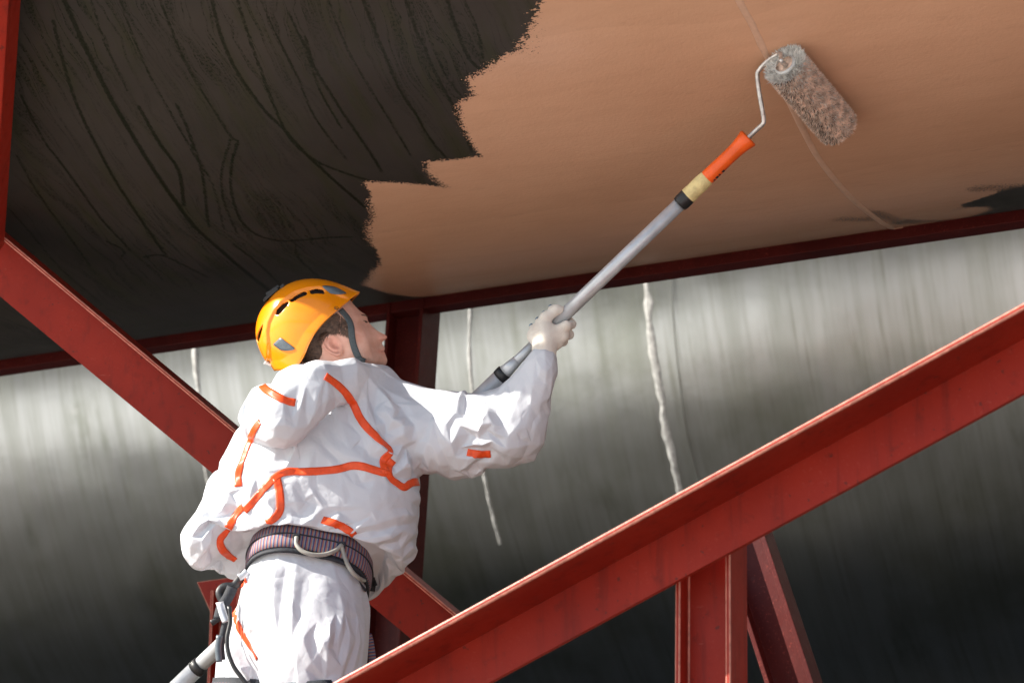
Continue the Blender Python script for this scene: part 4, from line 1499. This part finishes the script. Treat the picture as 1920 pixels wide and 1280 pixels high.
# lamp clips: black ones on the crown, a white knob at the back
def on_outline(cx, cy, w=0):
    return MF.P + fu(cx, cy)[0] * fw3 + fu(cx, cy)[1] * up3 + w * lat
for (p, q, r_, wd) in (((338, 335), (470, 222), .0040, .016), ((352, 285), (478, 200), .0034, .012), ((490, 222), (528, 186), .0034, .010), ((322, 352), (352, 330), .003, .010)):
    a, b = on_outline(*p, .012) + up3 * .006 - fw3 * .004, on_outline(*q, .012) + up3 * .006 - fw3 * .004
    V, F = extrude([(-wd, -r_), (wd, -r_), (wd, r_), (-wd, r_)], a, b, lat)
    mesh('lamp_clip', V, F, M['black'], helmet, False, .001)
a, b = on_outline(372, 985, .02), on_outline(312, 950, .02)
V, F = tube([a, a * .5 + b * .5, b - .002 * up3, b, b + (b - a) * .02], [.0035, .0035, .0058, .0055, .002], 16)
mesh('rear_knob', V, F, M['white'], helmet)
# chin strap
tape(head_bvh, c2([(1052, 432), (1100, 486), (1140, 540), (1160, 600), (1168, 690), (1180, 760), (1205, 840), (1235, 900), (1262, 945)]), .0155, .0035, M['strap'], helmet, 'chin_strap', .0018)
tape(head_bvh, c2([(1222, 925), (1260, 920), (1300, 935)]), .012, .006, M['strap'], helmet, 'strap_buckle', .004)

# ------------------------------------------------------------------ glove
GP = pole_pt(1030)
gq = nrm(np.cross(pdir, -FW))
gq = gq if gq @ RT > 0 else -gq
gw = nrm(np.cross(gq, pdir))
gw = gw if gw @ (CAM - GP) > 0 else -gw
def gl(p, q, w_):
    return GP + p * pdir + q * gq + w_ * gw
wr = at(1019, 672, (GP + .02 * gw)[1])
gh = .0022
glo, ghi = GP - .10, GP + .10
gx = grid(glo, ghi, gh)
GG = np.meshgrid(*gx, indexing='ij', sparse=True)
fg = cone(GG, wr, gl(-.012, .004, .028), .030, .030)
def addg(f, a, b, ra, rb, k=.008):
    return smin(f, cone(GG, a, b, ra, rb), k)
kn = [(.040, .022), (.018, .036), (-.004, .038), (-.026, .034)]
for (p, q), r_ in zip(kn, (.0125, .0125, .012, .011)):
    fg = addg(fg, gl(-.020, .008, .028), gl(p, q, .024), .019, r_, .014)
fg = addg(fg, gl(-.03, -.012, .022), gl(.0, -.014, .026), .022, .018, .012)
fing = None
for (p, q), r_ in zip(kn, (.0112, .0115, .011, .010)):
    pts = [gl(p, q, .024), gl(p + .006, q + .006, -.010), gl(p + .004, .004, -.033), gl(p, -.026, -.020), gl(p - .002, -.030, -.004)]
    f1 = None
    for a, b in zip(pts[:-1], pts[1:]):
        c_ = cone(GG, a, b, r_, r_ * .95)
        f1 = c_ if f1 is None else smin(f1, c_, .006)
    fing = f1 if fing is None else smin(fing, f1, .003)
fg = smin(fg, fing, .006)
th_ = [gl(-.02, -.016, .026), gl(.018, -.026, .020), gl(.046, -.022, .010), gl(.058, -.008, .004)]
for a, b, ra, rb in zip(th_[:-1], th_[1:], (.018, .0135, .0125), (.0145, .0125, .0105)):
    fg = addg(fg, a, b, ra, rb, .007)
fg = np.maximum(fg, -(cone(GG, GP - pdir * .2, GP + pdir * .2, .0162, .0162)))
gvv, gff = surface_nets(fg.astype(np.float32), gx)
glove = fast_mesh('glove', gvv, gff, M['glove'], person)
tag(glove, 'cream knitted cotton glove with blue rubber dots')
md = glove.modifiers.new('smooth', 'SMOOTH')
md.factor, md.iterations = .5, 2
bpy.context.view_layer.update()
glove_bvh = bvh_of(glove)
for (p, q, w_) in ((.040, -.046, -.012), (.018, -.048, -.012), (-.004, -.048, -.010), (-.026, -.046, -.010), (.03, -.044, -.026), (.008, -.044, -.026), (-.014, -.044, -.024)):
    l_, n_, _, _ = glove_bvh.find_nearest(Vector(gl(p, q, w_)))
    l_, n_ = np.array(l_), np.array(n_)
    V, F = tube([l_ - n_ * .001, l_ + n_ * .0012, l_ + n_ * .0022, l_ + n_ * .0023], [.0046, .0046, .0032, .0004], 14)
    mesh('rubber_dot', V, F, M['blue'], glove)
wd_ = nrm(wr - gl(-.012, .004, .028))
V, F = tube([wr + wd_ * .000, wr + wd_ * .010], [.0305, .031], 28, False)
mesh('wrist_band', V, F, M['black'], glove)

# ------------------------------------------------------------------ harness
harness = empty('climbing_harness', bc)
tag(harness, 'climbing harness with striped waist belt and clear gear loops, buckled over the coverall', 'harness')
bx_ = nrm(bl - bc - ((bl - bc) @ bn) * bn)
by_ = np.cross(bn, bx_)
NB = 120
def belt_ring(off, lift):
    out = []
    for i in range(NB):
        a = 2 * math.pi * i / NB
        dr = math.cos(a) * bx_ + math.sin(a) * by_
        rs_ = np.linspace(.03, .22, 96)
        fv = sample(Fs, gax, bc + dr * rs_[:, None])
        k_ = int(np.argmax(fv > 0)) if (fv > 0).any() else 95
        out.append(min(rs_[k_], .185))
    out = np.array(out)
    for _ in range(4):
        out = (np.roll(out, 1) + 2 * out + np.roll(out, -1)) / 4
    return [bc + bn * off + (math.cos(2 * math.pi * i / NB) * bx_ + math.sin(2 * math.pi * i / NB) * by_) * (out[i] + lift) for i in range(NB)]
def belt_band(offs, lift, m, name):
    rings = [belt_ring(o_, lift + (.002 if 0 < k < len(offs) - 1 else 0)) for k, o_ in enumerate(offs)]
    V = [p for r_ in rings for p in r_]
    F = [(k * NB + i, k * NB + (i + 1) % NB, (k + 1) * NB + (i + 1) % NB, (k + 1) * NB + i) for k in range(len(offs) - 1) for i in range(NB)]
    o = mesh(name, V, F, m, harness)
    per = [0]
    for i in range(NB):
        per.append(per[-1] + np.linalg.norm(rings[0][(i + 1) % NB] - rings[0][i]))
    add_attr(o, 'uv3', [(per[i], k, 0) for k in range(len(offs)) for i in range(NB)], 'FLOAT_VECTOR')
    s_ = o.modifiers.new('thick', 'SOLIDIFY')
    s_.thickness = .004
    s_.offset = 1
    return o
belt_band([-.047, -.025, 0, .025, .047], .004, M['navy'], 'belt_pad')
belt_band([-.036, -.018, 0, .016, .032], .0085, M['stripes'], 'belt_webbing')
belt_band([-.001, .001], .0135, M['navy'], 'belt_stitching')
belt_band([.037, .043, .049], .007, M['navy'], 'belt_edge')
belt_band([-.051, -.046, -.041], .007, M['navy'], 'belt_edge')
def gear_loop(pxs, sag):
    P = []
    for (x, y) in pxs:
        h, nn = hit(suit_bvh, x, y)
        q = (h if h is not None else at(x, y, YB - .12))
        P.append(q + nrm(CAM - q) * .026)
    V, F = tube(smooth_path(P, 6), .0052, 12)
    mesh('gear_loop', V, F, M['loop'], harness)
gear_loop([(556, 1006), (556, 1020), (566, 1032), (585, 1039), (608, 1039), (628, 1032), (641, 1021)], 0)
gear_loop([(640, 1022), (645, 1040), (652, 1058), (664, 1076), (680, 1087), (692, 1086), (694, 1078)], 0)
for (x, y) in ((641, 1021), (556, 1006), (694, 1080)):
    h, nn = hit(suit_bvh, x, y)
    if h is not None:
        q = h + nrm(CAM - h) * .022
        V, F = extrude([(-.008, -.006), (.008, -.006), (.008, .006), (-.008, .006)], q - .008 * UP, q + .008 * UP, RT)
        mesh('loop_keeper', V, F, M['navy'], harness, False, .002)
# black strap tail at the right hip, straps and buckles at the left
def slab(pxs, wd, m, name, lift=.02, Y=None, thick=.003, bv=None):
    P = []
    for (x, y) in pxs:
        h, nn = hit(bv or suit_bvh, x, y)
        if h is None or Y is not None:
            h = at(x, y, Y if Y is not None else YB + .04)
            P.append(h)
        else:
            P.append(h + nrm(CAM - h) * lift)
    P = smooth_path(P, 5)
    V, F = [], []
    for i, p in enumerate(P):
        t_ = nrm(P[min(i + 1, len(P) - 1)] - P[max(i - 1, 0)])
        sd_ = nrm(np.cross(t_, CAM - p))
        V += [p - sd_ * wd / 2, p + sd_ * wd / 2]
        if i:
            F.append((2 * i - 2, 2 * i - 1, 2 * i + 1, 2 * i))
    o = mesh(name, V, F, m, harness)
    add_attr(o, 'uv3', [(i // 2 * .006, 0, 0) for i in range(len(V))], 'FLOAT_VECTOR')
    s_ = o.modifiers.new('thick', 'SOLIDIFY')
    s_.thickness = thick
    return o
slab([(680, 1098), (692, 1090), (702, 1086)], .030, M['navy'], 'strap_tail', .012)
slab([(692, 1082), (698, 1094), (697, 1108)], .016, M['navy'], 'strap_tail', .012)
YL = YB - .02
slab([(462, 1072), (448, 1088), (438, 1098), (420, 1100), (412, 1112), (420, 1130)], .020, M['black'], 'buckle_strap', Y=YL)
slab([(436, 1100), (428, 1118), (416, 1138), (410, 1160)], .026, M['navy'], 'buckle_strap', Y=YL - .005)
slab([(412, 1128), (418, 1150), (424, 1165)], .018, M['alu'], 'buckle', Y=YL - .012)
slab([(396, 1168), (412, 1158), (424, 1152)], .014, M['black'], 'buckle_strap', Y=YL - .004)
slab([(424, 1120), (424, 1150), (420, 1180), (414, 1210), (416, 1236)], .017, M['navy'], 'riser_strap', Y=YL)
slab([(430, 1135), (432, 1165), (426, 1195), (428, 1222), (438, 1248), (452, 1268), (470, 1290)], .010, M['black'], 'riser_strap', Y=YL - .02)
slab([(448, 1082), (456, 1078), (464, 1070)], .016, M['alu'], 'buckle', Y=YL - .03)
slab([(412, 1190), (409, 1215), (411, 1240)], .015, M['sticker'], 'strap_tail', Y=YL - .01)
# leg loops round the thighs
def leg_loop(top_, low_, off, rad, name):
    d_ = nrm(low_ - top_)
    c = top_ + d_ * off
    x2 = nrm(np.cross(d_, [0.2, 1, 0.1]))
    y2 = np.cross(d_, x2)
    tl_ = d_ * .02
    ringp = []
    for i in range(72):
        a = 2 * math.pi * i / 72
        dr = math.cos(a) * x2 + math.sin(a) * y2
        h_ = suit_bvh.ray_cast(Vector(c), Vector(dr), .2)
        ringp.append(min(h_[3] if h_[0] is not None else rad, rad * 1.25))
    ringp = np.array(ringp)
    for _ in range(5):
        ringp = (np.roll(ringp, 1) + 2 * ringp + np.roll(ringp, -1)) / 4
    for (w0, w1, lf, m, nm) in ((-.03, .03, .006, M['navy'], name), (-.016, .016, .011, M['stripes'], 'leg_loop_webbing')):
        V, F, uv = [], [], []
        for k, o_ in enumerate((w0, 0, w1)):
            for i in range(72):
                a = 2 * math.pi * i / 72
                V.append(c + d_ * o_ + (math.cos(a) * x2 + math.sin(a) * y2) * (ringp[i] + lf))
                uv.append((i / 72 * .62, 0, 0))
        F = [(k * 72 + i, k * 72 + (i + 1) % 72, (k + 1) * 72 + (i + 1) % 72, (k + 1) * 72 + i) for k in (0, 1) for i in range(72)]
        o = mesh(nm, V, F, m, harness)
        add_attr(o, 'uv3', uv, 'FLOAT_VECTOR')
        s_ = o.modifiers.new('thick', 'SOLIDIFY')
        s_.thickness = .004
leg_loop(hipR, down(hipR, 2.72, .02, .03), .155, .11, 'leg_loop')
leg_loop(hipL, down(hipL, 2.72, -.03, .03), .145, .09, 'leg_loop')
slab([(690, 1188), (694, 1205), (697, 1225), (699, 1245)], .018, M['stripes'], 'riser_strap', Y=YB + .10)

# boots and the plank he stands on, below the picture
for s_, hp_, dx in ((1, hipR, .02), (-1, hipL, -.04)):
    b = down(hipR if s_ > 0 else hipL, foot_z, dx, .07)
    bx = grid(b + [-.09, -.14, -.005], b + [.09, .26, .22], .008)
    BG = np.meshgrid(*bx, indexing='ij', sparse=True)
    fb_ = cone(BG, b + [0, 0, .16], b + [0, 0, .05], .058, .05)
    fb_ = smin(fb_, cone(BG, b + [0, -.02, .045], b + [0, .14, .035], .046, .044), .04)
    fb_ = np.maximum(fb_, b[2] - BG[2] + 0 * fb_)
    v_, f_ = surface_nets(fb_.astype(np.float32), bx)
    fast_mesh('boot', v_, f_, M['boot'], person)
pk = empty('scaffold_plank', (foot[0], foot[1], foot_z - .05))
tag(pk, 'wooden scaffold plank under the worker\'s boots', 'plank')
for k in range(3):
    y0_ = foot[1] - .30 + k * .235
    V, F = extrude([(0, -.05), (.225, -.05), (.225, 0), (0, 0)], np.array([-2.6, y0_, foot_z - .001]), np.array([2.0, y0_, foot_z - .001]), np.array([0, 1.0, 0]))
    mesh('board', V, F, M['plank'], pk, False, .004)
for x in (-2.3, 1.7):
    tr = empty('plank_trestle', (x, foot[1], 0))
    tag(tr, 'red steel trestle under the plank end ' + ('beside the gusset post' if x < 0 else 'beyond the heavy near brace'), 'trestle', 'plank trestles')
    for dy in (-.3, .35):
        V, F = extrude([(-.03, -.03), (.03, -.03), (.03, .03), (-.03, .03)], np.array([x, foot[1] + dy, 0]), np.array([x, foot[1] + dy, foot_z - .11]), AX)
        mesh('leg', V, F, M['red'], tr, False, .003)
    V, F = extrude([(-.03, -.03), (.03, -.03), (.03, .03), (-.03, .03)], np.array([x, foot[1] - .42, foot_z - .085]), np.array([x, foot[1] + .47, foot_z - .085]), ZZ)
    mesh('bearer', V, F, M['red'], tr, False, .003)
